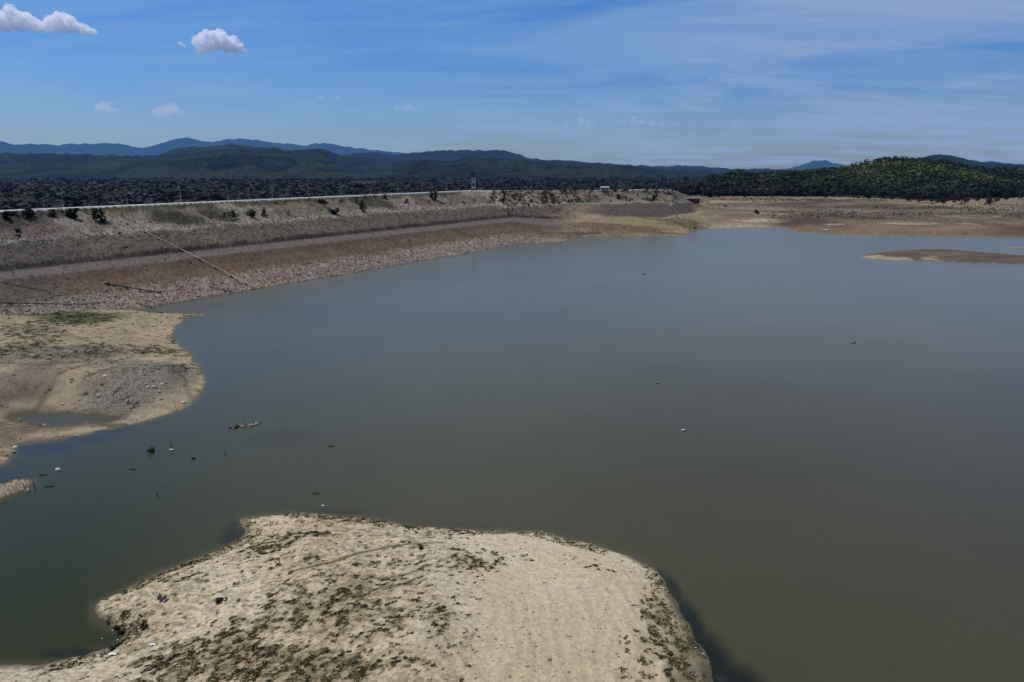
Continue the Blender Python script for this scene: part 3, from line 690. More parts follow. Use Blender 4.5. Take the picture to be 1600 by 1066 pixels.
# wood on the right far shore
n = 60000; a = np.radians(rng.uniform(10, 50, n)); r = np.sqrt(rng.uniform(400**2, 1050**2, n))
x = r*np.sin(a); y = r*np.cos(a); z, q = farland(x, y)
m = (q > 5.04) & (q < 7.35); px = 800 + F*x/(y*CP+(H-z)*SP)
m &= (px > 1062) & ~((q < 6) & (px < 1100)) & (rng.random(n) < .40)
x, y, z, q, px = x[m], y[m], z[m], q[m], px[m]; n = len(x)
hh = rng.uniform(3.2, 8.0, n) * (.65 + .6 * vn(x / 30, y / 30, 3)); rd = hh * rng.uniform(.5, .85, n)
tone = fbm(x, y, 75, 4, 4) * 1.5; cc = np.tile(np.array([.034, .052, .014]), (n, 1))
cc = mix(cc, (.080, .100, .014), ss(.0, .45, tone) * ss(5.4, 6.0, q) * (1 - ss(6.55, 6.85, q)))
cc = mix(cc, (.028, .042, .020), ss(0, .5, -tone)); cc = mix(cc, (.060, .040, .030), (rng.random(n) < .10) * .7)
cc = mix(cc, (.016, .022, .014), (1 - ss(5.0, 5.5, q)) * .7)
cc = mix(cc, (.030, .028, .026), (1 - ss(1120, 1260, px)) * (1 - ss(5.5, 6.6, q)) * .8); cc = mix(cc, (.042, .034, .030), ss(.1, .4, fbm(x, y, 40, 3, 8)) * (1 - ss(5.6, 6.4, q)) * .7); cc = mix(cc, (.022, .026, .018), (1 - ss(1110, 1190, px)) * .85); cc = mix(cc, (.020, .030, .016), ss(6.6, 6.9, q) * .8)
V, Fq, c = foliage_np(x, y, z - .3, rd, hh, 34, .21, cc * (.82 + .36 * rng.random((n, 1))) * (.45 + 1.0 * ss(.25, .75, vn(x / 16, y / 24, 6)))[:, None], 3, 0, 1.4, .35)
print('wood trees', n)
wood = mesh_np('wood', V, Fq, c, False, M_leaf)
tag(wood, 'dense green wood covering the rise on the right far shore', 'wood', kind='stuff')
# scrub woodland on the plain behind the dam
n = 90000; a = np.radians(rng.uniform(-50, 19, n)); r = rng.uniform(300, 1900, n) ** 1.0
x = r*np.sin(a); y = r*np.cos(a); z, q = farland(x, y); px = 800 + F*x/(y*CP+(H-z)*SP)
m = (q > 6.9) & ((px < 1090)) & (rng.random(n) < .36) & (fbm(x * .4, y, 120, 3, 9) > -.28)
x, y, z, q = x[m], y[m], z[m], q[m]; n = len(x); r = np.hypot(x, y)
hh = rng.uniform(1.6, 3.3, n) * (1 + .8 * (rng.random(n) < .08)); rd = hh * rng.uniform(.8, 1.2, n) * (1 + r / 1600)
tone = fbm(x, y, 130, 4, 5); cc = np.tile(np.array([.026, .023, .028]), (n, 1))
cc = mix(cc, (.024, .040, .016), ss(-.1, .35, tone) * .9); cc = mix(cc, (.042, .028, .029), ss(.1, .5, fbm(x * .5, y, 60, 3, 2)) * .8); cc = mix(cc, (.010, .014, .010), (rng.random(n) < .08) * .8)
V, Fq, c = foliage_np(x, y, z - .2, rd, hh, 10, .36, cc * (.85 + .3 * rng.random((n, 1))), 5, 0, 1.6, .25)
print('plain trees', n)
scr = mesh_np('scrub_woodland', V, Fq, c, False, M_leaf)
tag(scr, 'dark purplish scrub woodland on the plain behind the dam', 'woodland', kind='stuff')

# individual trees at the front edge of the wood (mesh data shared by copies)
def make_tree(seed, green):
    root = empty('tree', (0, 0, 0))
    one = np.array([0.0])
    V, Fq, c = foliage_np(one, one, one + .9, one + 2.9, one + 5.2, 190, .13, np.array([green]), seed)
    mesh_np('crown', V, Fq, c, False, M_leaf, root)
    t = MB().tube([(0, 0, -.4), (.1, 0, 1.2), (.3, .1, 2.6), (.8, .2, 3.8)], [.22, .17, .12, .05]); t.tube([(.1, 0, 1.2), (-.6, -.2, 2.4), (-1.1, -.3, 3.6)], [.12, .08, .04]); t.tube([(.2, 0, 1.8), (.3, .8, 3.2)], [.09, .04])
    t.build('trunk', M_trunk, root)
    return root
def copy_tree(o):
    c = o.copy(); col.objects.link(c)
    for ch in o.children:
        d = ch.copy(); col.objects.link(d); d.parent = c
    return c
protos = [make_tree(41, (.022, .032, .014)), make_tree(42, (.035, .05, .018)), make_tree(43, (.018, .026, .016))]
usedp = set()
edge = [(1120,309,1),(1142,308,.8),(1163,309,1),(1185,308,.9),(1207,309,1.1),(1226,308,.9),(1247,309,1),(1268,309,1.2),(1290,310,1.0),(1312,309,1.1),(1334,311,1.2),(1357,312,1.1),(1376,312,1.3),(1395,313,1.2),(1418,315,1.2),(1436,317,1.3),(1455,318,1.35),(1474,319,1.2),(1492,318,1.1),(1508,320,.9),(1527,315,.9),(1546,321,1.15),(1556,318,.8),(1572,313,1),(1592,312,1.1),(1618,312,1.1)]
for k, (px_, py_, sc_) in enumerate(edge):
    i = k % 3; o = protos[i] if i not in usedp else copy_tree(protos[i]); usedp.add(i)
    x_, y_, z_ = solve(px_, py_, 7.5)
    o.location = (x_, y_, z_); o.scale = (sc_, sc_, sc_ * random.uniform(.85, 1.05)); o.rotation_euler = (0, 0, random.uniform(0, 6.2))
    tag(o, 'dark bushy tree in the row at the foot of the wood', 'tree', 'trees along the foot of the wood')

# ------------------------------------------------------------------ shrubs on the dam
def shrub(px_, py_, w, h, colr, label, group, seed, name='shrub', z0=15.0, nq=110):
    """px_, py_ = foot of the shrub; w, h = size in photo pixels"""
    x_, y_, z_ = solve(px_, py_, z0); t = y_ * CP + (H - z_) * SP
    rw = w / F * t / 2 * .98; hh = h / F * t * .95
    o1 = np.array([0.0])
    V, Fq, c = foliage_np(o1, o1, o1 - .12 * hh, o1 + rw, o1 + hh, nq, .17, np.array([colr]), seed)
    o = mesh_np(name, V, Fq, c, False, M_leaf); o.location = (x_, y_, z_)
    return tag(o, label, 'shrub', group)
DG, LG, BR = (.022, .028, .014), (.075, .095, .022), (.085, .058, .030)
UNIQUE = [
 (45,338,21,18,DG,'big dark round shrub at the left end of the dam crest parapet'),
 (8,341,16,11,DG,'dark shrub cut by the left edge of the photo, at the dam crest'),
 (155,345,21,19,DG,'dark spiky shrub just left of the top end of the long slope pipe'),
 (112,339,24,12,DG,'wide low dark shrub under the parapet, second big one left of the long pipe'),
 (81,338,15,10,DG,'small dark shrub between the two big dark shrubs left of the pipe'),
 (391,339,17,12,LG,'bright green rounded shrub below the parapet, right of the two grassy hollows'),
 (364,338,13,10,LG,'yellow-green shrub at the right rim of the second grassy hollow'),
 (373,339,4,9,DG,'narrow upright dark shrub between two yellow-green shrubs'),
 (412,335,12,10,BR,'brownish shrub to the right of the bright green one'),
 (567,330,12,11,DG,'nearly black round shrub standing lower than its neighbours at mid dam'),
 (678,312,15,16,(.03,.038,.018),'tall dark shrub breaking the parapet line left of the signal tower'),
 (503,317,22,8,DG,'long low dark shrub row under the parapet'),
 (518,333,16,8,(.03,.036,.022),'flat grey-green shrub with dark foot on the pale slope'),
 (195,391,9,9,(.012,.012,.012),'lone black bush on the rocky slope beside the long pipe'),
 (1021,313,10,11,DG,'biggest dark shrub at the right end of the far embankment'),
 (965,310,10,8,DG,'dark rounded shrub on the far embankment below the pale hut'),
 (1182,334,12,6,(.045,.06,.03),'grey-green bush on the sandy far shore above the brown gully'),
]
for k, (a_, b_, w_, h_, c_, lab) in enumerate(UNIQUE):
    shrub(a_, b_, w_, h_, c_, lab, 'shrubs on the dam', 200 + k, z0=(16 if a_ < 1100 and b_ < 345 else (9 if b_ > 345 else 4)), nq=170)
SM = [(20,335,18,6),(98,330,8,7),(135,334,8,6),(352,340,8,8),(450,335,7,8),(483,314,6,7),(534,316,9,8),(556,314,9,9),(565,320,11,8),(572,309,6,8),(602,310,10,7),(634,317,11,7),(670,320,4,7),(695,307,4,4),(502,331,6,6),(704,318,4,6),(724,317,8,7),(740,315,5,6),(757,314,4,9),
      (925,299,6,6),(961,299,7,7),(1012,299,8,8),(989,300,4,5),(919,310,7,7),(933,311,5,5),(997,308,6,6),(1011,311,8,6),(983,311,5,4),(882,300,7,6),(948,299,5,3),(650,320,4,4),(585,308,6,4),(430,318,6,5),(447,316,5,4),(330,341,6,4),(770,312,6,5),(786,314,7,6)]
for k, (a_, b_, w_, h_) in enumerate(SM):
    shrub(a_, b_, w_, h_, DG if k % 5 else (.045, .04, .022), 'small dark shrub dotted along the upper edge of the dam embankment', 'small shrubs along the dam top', 300 + k, nq=80)
# dark lumps on the rocky face
for (a_, b_, w_, h_, lab) in [(28,360,10,6,'dark flat boulder high on the left dam slope'), (29,369,9,4,'thin dark boulder just below the flat dark boulder on the left slope'), (187,366,4,4,'small dark stone beside the pale rubble line on the dam')]:
    x_, y_, z_ = solve(a_, b_, 13); t = y_ * CP + (H - z_) * SP
    o = MB().blob((0, 0, .25), (w_ / F * t / 2, w_ / F * t / 2.4, h_ / F * t / 1.6), seed=a_, rough=.3).build('boulder', M_darkrock, loc=(x_, y_, z_)); tag(o, lab, 'boulder')
# dry brush belt right of the tower and scrub dots on the far flats
def brush(name, n, sel, hr, colr, label, seed, nq=10, region=(-8, 46, 300, 640)):
    a = np.radians(rng.uniform(region[0], region[1], n)); r = rng.uniform(region[2], region[3], n)
    x = r*np.sin(a); y = r*np.cos(a); z, q = farland(x, y); px = 800 + F*x/(y*CP+(H-z)*SP)
    m = sel(x, y, q, px); x, y, z = x[m], y[m], z[m]; k = len(x)
    hh = rng.uniform(*hr, k); cc = np.array(colr)[None] * (.5 + 1.0 * rng.random((k, 1)))
    V, Fq, c = foliage_np(x, y, z - .1, hh * rng.uniform(.6, 1.1, k), hh, nq, .3, cc, seed)
    return tag(mesh_np(name, V, Fq, c, False, M_leaf), label, 'scrub', kind='stuff')
brush('dry_brush', 60000, lambda x, y, q, p: (q > 3.95) & (q < 5) & (p > 765) & (p < 905) & (rng.random(len(x)) < .5), (.5, 1.7), (.10, .062, .05), 'reddish brown dry brush on the bank right of the signal tower', 31)
brush('green_scrub', 50000, lambda x, y, q, p: (q > 4.0) & (q < 5) & (p > 895) & (p < 1060) & (fbm(x, y, 8, 3, 4) > .06), (.4, 1.4), (.05, .055, .03), 'dark green scrub over the far embankment', 32)
brush('shore_scrub', 70000, lambda x, y, q, p: (q > .7) & (q < 4.95) & (p > 1085) & (fbm(x * .35, y, 22, 4, 6) > .08) & (rng.random(len(x)) < .5) & ((p < 1230) | (q > 2.1)), (.25, .9), (.085, .072, .038), 'low dull scrub dotted over the sandy far shore', 33, nq=7)
brush('flat_weeds', 40000, lambda x, y, q, p: (q > .8) & (q < 3.2) & (p > 835) & (p < 1060) & (fbm(x * .35, y, 16, 4, 3) > .06) & (rng.random(len(x)) < .5), (.2, .6), (.10, .095, .035), 'yellow-green weeds on the flat between the dam and the lake', 34, nq=7)
brush('slope_weeds', 24000, lambda x, y, q, p: (q > 1.0) & (q < 5) & (p < 800) & (fbm(x, y, 10, 4, 14) > .05) & (rng.random(len(x)) < .35), (.15, .5), (.10, .075, .04), 'dry brown weeds growing between the rocks of the dam slope', 35, nq=6, region=(-46, 2, 165, 380))

# ------------------------------------------------------------------ crest parapet, road lamps
def wall_along(name, pts, h, w, mat, label, cat, base=-.3):
    mb = MB()
    P = [Vector(p) for p in pts]
    for a, b in zip(P[:-1], P[1:]):
        d = (b - a).normalized(); n_ = Vector((-d.y, d.x, 0)) * w / 2
        k = len(mb.v)
        for p in (a, b):
            for q_, zz in ((-1, base), (1, base), (1, h), (-1, h)): mb.v.append(tuple(p + n_ * q_ + Vector((0, 0, zz))))
        mb.f += [(k, k+4, k+5, k+1), (k+1, k+5, k+6, k+2), (k+2, k+6, k+7, k+3), (k+3, k+7, k+4, k)]
    k0 = 0; mb.f += [(3, 2, 1, 0), tuple(len(mb.v) - 4 + i for i in range(4))]
    return tag(mb.build(name, mat), label, cat)
uL = u_at(68, 19, 5); uR = u_at(68, 19, 733)
wall_along('parapet_wall', [(*dam(68.6, u), 19.0) for u in np.linspace(uL, uR, 60)], .14, .35, M_white, 'long low pale concrete parapet edging the road on the dam crest', 'parapet')
wp = [(*g(x, y, z), z) for (x, y, z) in [(790,298.7,18.7),(850,298.2,18.4),(900,297.7,18.2),(1000,297.2,17.9),(1048,297.2,17.6)]]
wall_along('parapet_wall', [(*dam(68.6, uR + 4), 19.0)] + wp, .2, .35, M_white, 'thin pale parapet on the far embankment right of the signal tower', 'parapet')
lampx = [98, 197, 283, 357, 425, 481, 533, 579, 621, 660, 697]
lproto = None
for k, xp in enumerate(lampx):
    u = u_at(75, 19, xp); x_, y_ = dam(75, u)
    if lproto is None:
        lproto = empty('street_lamp', (0, 0, 0)); root = lproto
        MB().tube([(0, 0, -.2), (0, 0, 5.0), (.05, 0, 5.25), (.35, 0, 5.42)], [.09, .055, .05, .04], 8).build('pole', M_steel, root)
        lh = MB().box((.62, 0, 5.43), (.6, .22, .1), 0, .8).build('lamp_head', M_steel, root)
        MB().box((0, 0, .1), (.34, .34, .3)).build('base', M_conc, root)
    else: root = copy_tree(lproto)
    root.location = (x_, y_, 19.0); root.rotation_euler = (0, 0, math.atan2(D0[1], D0[0]) - math.pi / 2 + math.pi)
    root.scale = (1, 1, 1 if k < 4 else .9)
    tag(root, 'thin grey street lamp in the line along the road on the dam crest', 'street lamp', 'lamps along the dam crest road')

# ------------------------------------------------------------------ signal tower
u = u_at(72, 19, 737); tx, ty = dam(71, u); T_t = ty * CP + (H - 19) * SP; s_ = T_t / F
tw = empty('signal_tower', (tx, ty, 19.0), 0); tag(tw, 'dark tower with a white framed front panel standing on the dam crest', 'tower')
ph = lambda y: (299.5 - y) * s_            # height above crest for a photo row
mb = MB(); mb.box((0, .3, ph(292)), (5.6 * s_, 5.6 * s_, ph(280) - ph(304)))
mb.build('shaft', M_tower, tw)
mb = MB(); mb.box((-.2 * s_, .2, (ph(271.8) + ph(279.5)) / 2), (6.9 * s_, 6.2 * s_, ph(271.8) - ph(279.5)))
mb.box((-.2 * s_, .2, ph(271.4)), (7.4 * s_, 6.8 * s_, .12)); mb.build('head_box', M_tower, tw)
MB().box((.4 * s_, .2 - 3.1 * s_, ph(276.6)), (1.2 * s_, .1, .5 * s_)).build('lamp', M_steel, tw)
fw = 6.1 * s_; fy = .3 - 2.8 * s_ - .09; cx = .35 * s_
fr = MB(); top, bot = ph(280), ph(296.8); bw = .95 * s_
for sx_ in (-1, 1): fr.box((cx + sx_ * (fw - bw) / 2, fy, (top + bot) / 2), (bw, .14, top - bot))
fr.box((cx, fy, top - bw * .55), (fw - 2 * bw, .14, bw * 1.1)); fr.box((cx, fy, bot + bw * .4), (fw - 2 * bw, .14, bw * .8))
fr.box((cx, fy, ph(286.9)), (fw - 2 * bw, .14, 2.4 * s_)); fr.box((cx - fw / 2 + bw + .35 * s_, fy - .003, ph(283.4)), (.7 * s_, .14, 5.0 * s_))
fr.build('white_frame', plain_mat('dull white frame', (.40, .44, .50), .6, .1, 2.0), tw)  # white toned down to a bluish grey
rg_ = MB(); n_ = 20; ro = 1.55 * s_; pts = [(cx + .3 * s_ + math.cos(a) * ro * .8, fy - .06, ph(283.6) + math.sin(a) * ro) for a in np.linspace(.6, 5.6, n_)]
rg_.tube(pts, .30 * s_, 6).build('ring_emblem', M_dark, tw)
MB().box((cx + .3 * s_, fy + .05, ph(283.6)), (fw - 2 * bw - .6 * s_, .04, 4.4 * s_)).build('emblem_plate', M_steel, tw)
MB().box((cx, fy + .04, ph(290.4)), (fw - 2 * bw, .06, 4.5 * s_)).build('window', M_dark, tw)
MB().box((cx, fy + .03, ph(294.4)), (fw - 2 * bw, .06, 3.2 * s_)).build('lower_panel', M_steel, tw)
for sx_ in (-1, 1): MB().tube([(cx + sx_ * 4.2 * s_, .3, -.4), (cx + sx_ * 4.0 * s_, .3, ph(280))], .09, 6).build('side_rail', M_tower, tw)
MB().box((0, .3, -.1), (8 * s_, 7 * s_, .5)).build('plinth', M_conc, tw)
u = u_at(72, 19, 755); bx_, by_ = dam(74, u)
kk = empty('control_cabinet', (bx_, by_, 19.0)); tag(kk, 'small grey equipment cabinet with mast beside the signal tower', 'cabinet')
MB().box((0, 0, .5), (1.9, 1.1, 1.0)).build('housing', M_steel, kk); MB().tube([(1.0, 0, 0), (1.0, 0, 3.4)], .05, 6).build('mast', M_steel, kk)

# ------------------------------------------------------------------ small buildings
def house(px_, py_, t, w, h, dpt, label, name, wallm, pitch=.35):
    x_, y_, z_ = gy(px_, py_, t)
    r_ = empty(name, (x_, y_, z_)); tag(r_, label, 'building')
    MB().box((0, 0, h / 2 - .3), (w, dpt, h + .6)).build('wall', wallm, r_)
    mb = MB(); mb.v = [(-w*.56, -dpt*.58, h), (w*.56, -dpt*.58, h), (w*.56, dpt*.58, h), (-w*.56, dpt*.58, h), (-w*.45, 0, h + h*pitch), (w*.45, 0, h + h*pitch)]
    mb.f = [(0, 1, 5, 4), (2, 3, 4, 5), (0, 4, 3), (1, 2, 5), (3, 2, 1, 0)]; mb.build('roof', M_conc, r_)
    MB().box((w*.2, -dpt/2 - .02, h*.4), (w*.14, .06, h*.7)).build('door', M_dark, r_)
    MB().box((-w*.2, -dpt/2 - .02, h*.55), (w*.18, .06, h*.3)).build('window', M_dark, r_)
    return r_
house(945, 297.3, 428, 5.4, 1.7, 3.5, 'low pale hut behind the far embankment, right of the tower', 'hut', plain_mat('render', (.30, .28, .26)))
house(78, 300.5, 800, 2.6, 1.9, 2.4, 'tiny white building alone in the scrub plain at far left', 'small_building', M_white)
# intake box on the right end of the embankment
x_, y_, z_ = solve(1083, 317, 10); t = y_ * CP + (H - z_) * SP; s_ = t / F
ib = empty('spillway_wall', (x_, y_, z_), R(6)); tag(ib, 'dark concrete retaining wall with pale top at the right end of the embankment', 'retaining wall')
MB().box((0, 1.2, 2.5 * s_), (21 * s_, 2.4, 7.5 * s_)).build('wall', plain_mat('stained concrete', (.05, .035, .03)), ib)  # wall face much darker than its coping
MB().box((0, 1.2, 6.5 * s_ + .05), (22 * s_, 2.9, 1.1 * s_)).build('coping', M_conc, ib)
MB().box((-10.5 * s_, -1.5, .5 * s_), (.5, 4.0, 4.5 * s_)).build('wing_wall', M_conc, ib)

# ------------------------------------------------------------------ pipes on the slope
def pipe(px_pts, rad, mat, label, lift=.35, ends=False, z0s=None):
    P = []
    for k in range(len(px_pts) - 1):
        for f in np.linspace(0, 1, 9)[: (9 if k == len(px_pts) - 2 else 8)]:
            a = px_pts[k]; b = px_pts[k + 1]
            x_, y_, z_ = solve(a[0] + (b[0]-a[0]) * f, a[1] + (b[1]-a[1]) * f, 8)
            P.append((x_, y_, z_ + lift))
    o_ = P[0]; L = [(p[0]-o_[0], p[1]-o_[1], p[2]-o_[2]) for p in P]
    r_ = empty('pipeline', o_); tag(r_, label, 'pipe')
    MB().tube(L, rad, 8).build('pipe', mat, r_, True)
    for i in range(2, len(L) - 1, 4):
        MB().box((L[i][0], L[i][1], L[i][2] - rad * .8 - .2), (rad * 3, rad * 3, .6)).build('support', M_rust, r_)
    if ends:
        for e in (L[0], L[-1]): MB().blob((e[0], e[1], e[2]), (rad * 3.4, rad * 3, rad * 3), 3, .2).build('anchor_block', M_rust, r_)
pipe([(186,346),(240,372),(300,402),(350,428),(397,453.5)], .12, M_pipe, 'long straight pale pipe running down the dam slope into the water', .75)
pipe([(168,445),(208,452),(249,459)], .13, M_rust, 'short dark pipe with block ends low on the dam slope', .3, True)
pipe([(326,449),(345,453),(364,457)], .08, M_rust, 'shortest thin dark pipe ending at the waterline near the long pipe', .2)
pipe([(0,442.5),(38,449),(75,456.5)], .08, M_rust, 'thin dark pipe at the left edge below the pale berm', .2)
pipe([(0,474),(60,475.5),(120,477),(165,474)], .09, M_rust, 'thin dark pipe along the rubble edge above the green grass patch', .2)
pipe([(215,475),(232,480),(248,485)], .07, M_rust, 'thin dark pipe reaching the narrow inlet by the spit', .2)

# ------------------------------------------------------------------ boulders on the left spit, islets, litter, birds
STONES = [(155,619,9,7,'largest pale boulder alone at the left of the pebble mound'),(240,606,7,6,'big pale boulder in the cluster at the right of the pebble mound'),(253,601,6,4,'flat pale boulder just right of the biggest in the cluster'),
 (231,606,5,4,'pale stone left of the big boulder in the cluster'),(248,612,5,3,'low pale stone in front of the cluster'),(218,607,4,3,'small grey stone left of the cluster'),(228,601,5,3,'grey stone behind the cluster'),
 (164,588,7,3,'long pale slab on top of the pebble mound'),(97,632,5,3,'white stone on the sand above the pool'),(285,629,8,3,'pale slab near the right rim of the spit'),(205,617,4,3,'small stone in front of the pebble mound'),(252,624,6,3,'flat stone near the shore in front of the cluster'),
 (76,677,4,3,'pale stone at the edge of the pink mud flat'),(70,664,4,2,'small pale stone on the mud strip below the pool'),(30,656,4,3,'dark-sided stone at the left of the pool'),(96,681,4,2,'pale flat stone at the tip of the mud strip'),
 (24,699,7,3,'pale slab at the rocky corner on the left edge'),(20,707,7,4,'grey block in the rocky corner on the left edge'),(8,712,6,4,'dark block lowest in the rocky corner'),(118,681,3,2,'tiny pale stone on the muddy shore')]
for k, (a_, b_, w_, h_, lab) in enumerate(STONES):
    x_, y_, z_ = solve(a_, b_, 1.2); t = y_ * CP + (H - z_) * SP; w = w_ / F * t / 2; h = h_ / F * t / 1.9
    o = MB().blob((0, 0, h * .35), (w, w * .8, h), seed=k, rough=.28).build('boulder', M_pale if 'pale' in lab or 'white' in lab else M_rock, loc=(x_, y_, z_), smooth=False); tag(o, lab, 'boulder')
# loose stones scattered over the pebble ground: uncountable
def stones(name, n, L, size, colr, label, z0, reg, seed, thr=.35):
    rg = np.random.default_rng(seed); V = []; Fa = []; Cc = []
    P = np.array([g(px_, py_, z0) for (px_, py_) in L]); x = rg.uniform(P[:, 0].min(), P[:, 0].max(), n); y = rg.uniform(P[:, 1].min(), P[:, 1].max(), n)
    z, q, rr, dd = heights(x, y)
    m = (rr == reg) & (z > .03) if reg is not None else z > .03
    if reg == 2: m &= rg.random(n) < .04 + blobs(x, y, [(215,600,75,30,0,1),(100,556,110,16,0,.6),(240,585,60,25,0,.9),(20,560,80,18,0,.6),(290,620,30,20,0,.5)], 1.8)
    x, y, z = x[m], y[m], z[m]; k = len(x)
    base = np.array([(1,0,0),(.3,.95,0),(-.8,.6,0),(-.8,-.6,0),(.3,-.95,0),(.1,.1,.75),(-.2,-.1,.6)])
    tri = np.array([(0,1,5),(1,2,5),(2,6,5),(2,3,6),(3,4,6),(4,5,6),(4,0,5)])
    s = rg.uniform(*size, k) * (1 + 1.5 * (rg.random(k) > .95)); an = rg.uniform(0, 6.28, k)
    b = base[None] * (.7 + .6 * rg.random((k, 7, 3))); ca, sa = np.cos(an)[:, None], np.sin(an)[:, None]
    vx = (b[..., 0] * ca - b[..., 1] * sa) * s[:, None] + x[:, None]; vy = (b[..., 0] * sa + b[..., 1] * ca) * s[:, None] + y[:, None]; vz = b[..., 2] * s[:, None] + z[:, None] - .02
    V = np.stack([vx, vy, vz], -1).reshape(-1, 3); Fa = (tri[None] + (np.arange(k) * 7)[:, None, None]).reshape(-1, 3)
    c = np.repeat(np.array(colr)[None] * rg.uniform(.45, 1.5, (k, 1)), 7, 0)
    return tag(mesh_np(name, V, Fa, c, False, M_grass), label, 'stones', kind='stuff')
stones('pebbles', 26000, [(-60,480),(330,480),(-60,730),(330,730),(-120,520)], (.05, .17), (.30, .26, .215), 'loose grey pebbles over the left spit', 1.0, 2, 5)
# riprap on the lower dam face
rg = np.random.default_rng(77); n = 42000; uu = rg.uniform(-150, 170, n); sv = rg.uniform(.2, 66, n)
x = O0[0] + D0[0]*uu + N0[0]*sv; y = O0[1] + D0[1]*uu + N0[1]*sv; z, q, rr, dd = heights(x, y)
m = (rr == 0) & ((q < 1.15) | ((q > 3) & (q < 4.1)) | (rg.random(n) < .12)); x, y, z, q = x[m], y[m], z[m], q[m]; k = len(x)
base = np.array([(1,0,-.1),(.3,.95,-.1),(-.8,.6,-.1),(-.8,-.6,-.1),(.3,-.95,-.1),(.1,.1,.7),(-.2,-.1,.6)]); tri = np.array([(0,1,5),(1,2,5),(2,6,5),(2,3,6),(3,4,6),(4,5,6),(4,0,5)])
s = rg.uniform(.13, .33, k); b = base[None] * (.7 + .6 * rg.random((k, 7, 3)))
V = np.stack([b[..., 0] * s[:, None] + x[:, None], b[..., 1] * s[:, None] + y[:, None], b[..., 2] * s[:, None] + z[:, None]], -1).reshape(-1, 3)
cc = np.where((q < 1.2)[:, None], np.array([[.285, .24, .195]]), np.array([[.20, .165, .14]])) * rg.uniform(.35, 1.6, (k, 1))
rip = mesh_np('riprap', V, (tri[None] + (np.arange(k) * 7)[:, None, None]).reshape(-1, 3), np.repeat(cc, 7, 0), False, M_grass)
tag(rip, 'loose riprap stones covering the dam face', 'riprap', kind='stuff')

def spot(px_, py_, z=0.0): return (*g(px_, py_, z), z)
def unit(px_, py_): x_, y_ = g(px_, py_); return (y_ * CP + H * SP) / F      # metres per photo pixel there
# rock islets
def islet(cx_, cy_, w, seed, label, n=22, lenpx=38):
    x_, y_, z_ = spot(cx_, cy_); s = unit(cx_, cy_); r_ = empty('rock_islet', (x_, y_, 0)); tag(r_, label, 'islet')
    rg = random.Random(seed); mb = MB(); mb2 = MB()
    for k in range(n):
        f = rg.uniform(-.5, .5); X_ = f * lenpx * s; Y_ = f * 13 * s + rg.uniform(-3.5, 3.5) * s * 1.3
        r = rg.uniform(1.8, 3.9) * s; (mb if rg.random() < .72 else mb2).blob((X_, Y_, r * .2), (r, r * .8, r * .9), k + seed, .3, 2)
    mb.build('pale_rocks', M_rock, r_); mb2.build('dark_rocks', M_darkrock, r_)
    st = MB()
    for k in range(6):
        f = rg.uniform(-.5, .6); X_ = f * lenpx * s; Y_ = f * 16 * s; st.tube([(X_, Y_, -.1), (X_ + rg.uniform(-.4, .4), Y_ + rg.uniform(-.3, .3), rg.uniform(.4, 1.0))], [.04, .015], 5)
    st.build('dead_sticks', M_wood, r_)
    return r_
islet(18, 768, 60, 9, 'larger bank of pale rubble cut by the left edge of the photo', n=40, lenpx=66)
islet(382, 666, 38, 5, 'small rocky islet with dead sticks in the middle of the left channel')

def stick(px_, py_, h, label, lean=.1, name='dead_branch', fork=True, cat='branch'):
    x_, y_, z_ = spot(px_, py_); s = unit(px_, py_); hh = h * s
    mb = MB().tube([(0, 0, -.3), (lean * hh * .4, 0, hh * .5), (lean * hh, .05, hh)], [.055, .045, .02], 6)
    if fork: mb.tube([(lean * hh * .4, 0, hh * .5), (-lean * hh * 1.5, .2, hh * .85)], [.05, .02], 5)
    return tag(mb.build(name, M_wood, loc=(x_, y_, 0)), label, cat)
stick(268, 702, 14, 'thin dead stick standing in the water above the white bottle', .05)
stick(352, 712, 9, 'short upright dead stick left of and below the rocky islet', .05, fork=False)
stick(245, 776, 7, 'tiny faint stick in open water in the lower left channel', .2)
stick(382, 652, 4, 'tiny stub showing just above the rocky islet', .1, fork=False)
stick(1156, 383, 4, 'tiny dark stake in the far water near the sandy shore', .1, fork=False)
def drift(px_, py_, w, label, seed, h=2.5):
    x_, y_, z_ = spot(px_, py_); s = unit(px_, py_); rg = random.Random(seed); mb = MB(); L = w * s
    mb.tube([(-L/2, 0, .02), (-L*.1, .1, .10 + .1 * s * h), (L*.2, 0, .08), (L/2, .15, .03)], [.03, .055, .05, .02], 6)
    for k in range(5):
        f = rg.uniform(-.4, .4) * L; mb.tube([(f, 0, .05), (f + rg.uniform(-.5, .5) * L * .3, rg.uniform(-.2, .2), h * s * rg.uniform(.4, 1))], [.04, .015], 5)
    return tag(mb.build('drift_branch', M_wood, loc=(x_, y_, 0)), label, 'branch')
drift(518, 698, 11, 'dark driftwood branch right of the rocky islet', 1)
drift(493, 772, 12, 'tangled dark branch floating just off the tip of the sand spit', 2, 4)
drift(67, 743, 14, 'thin floating branch left of the white stone in the left channel', 3, 1)
drift(76, 761, 16, 'dark log lying in the water off the rubble bank at left', 4, 1)
drift(207, 734, 10, 'faint drowned branch in the middle of the left channel', 5, 1)
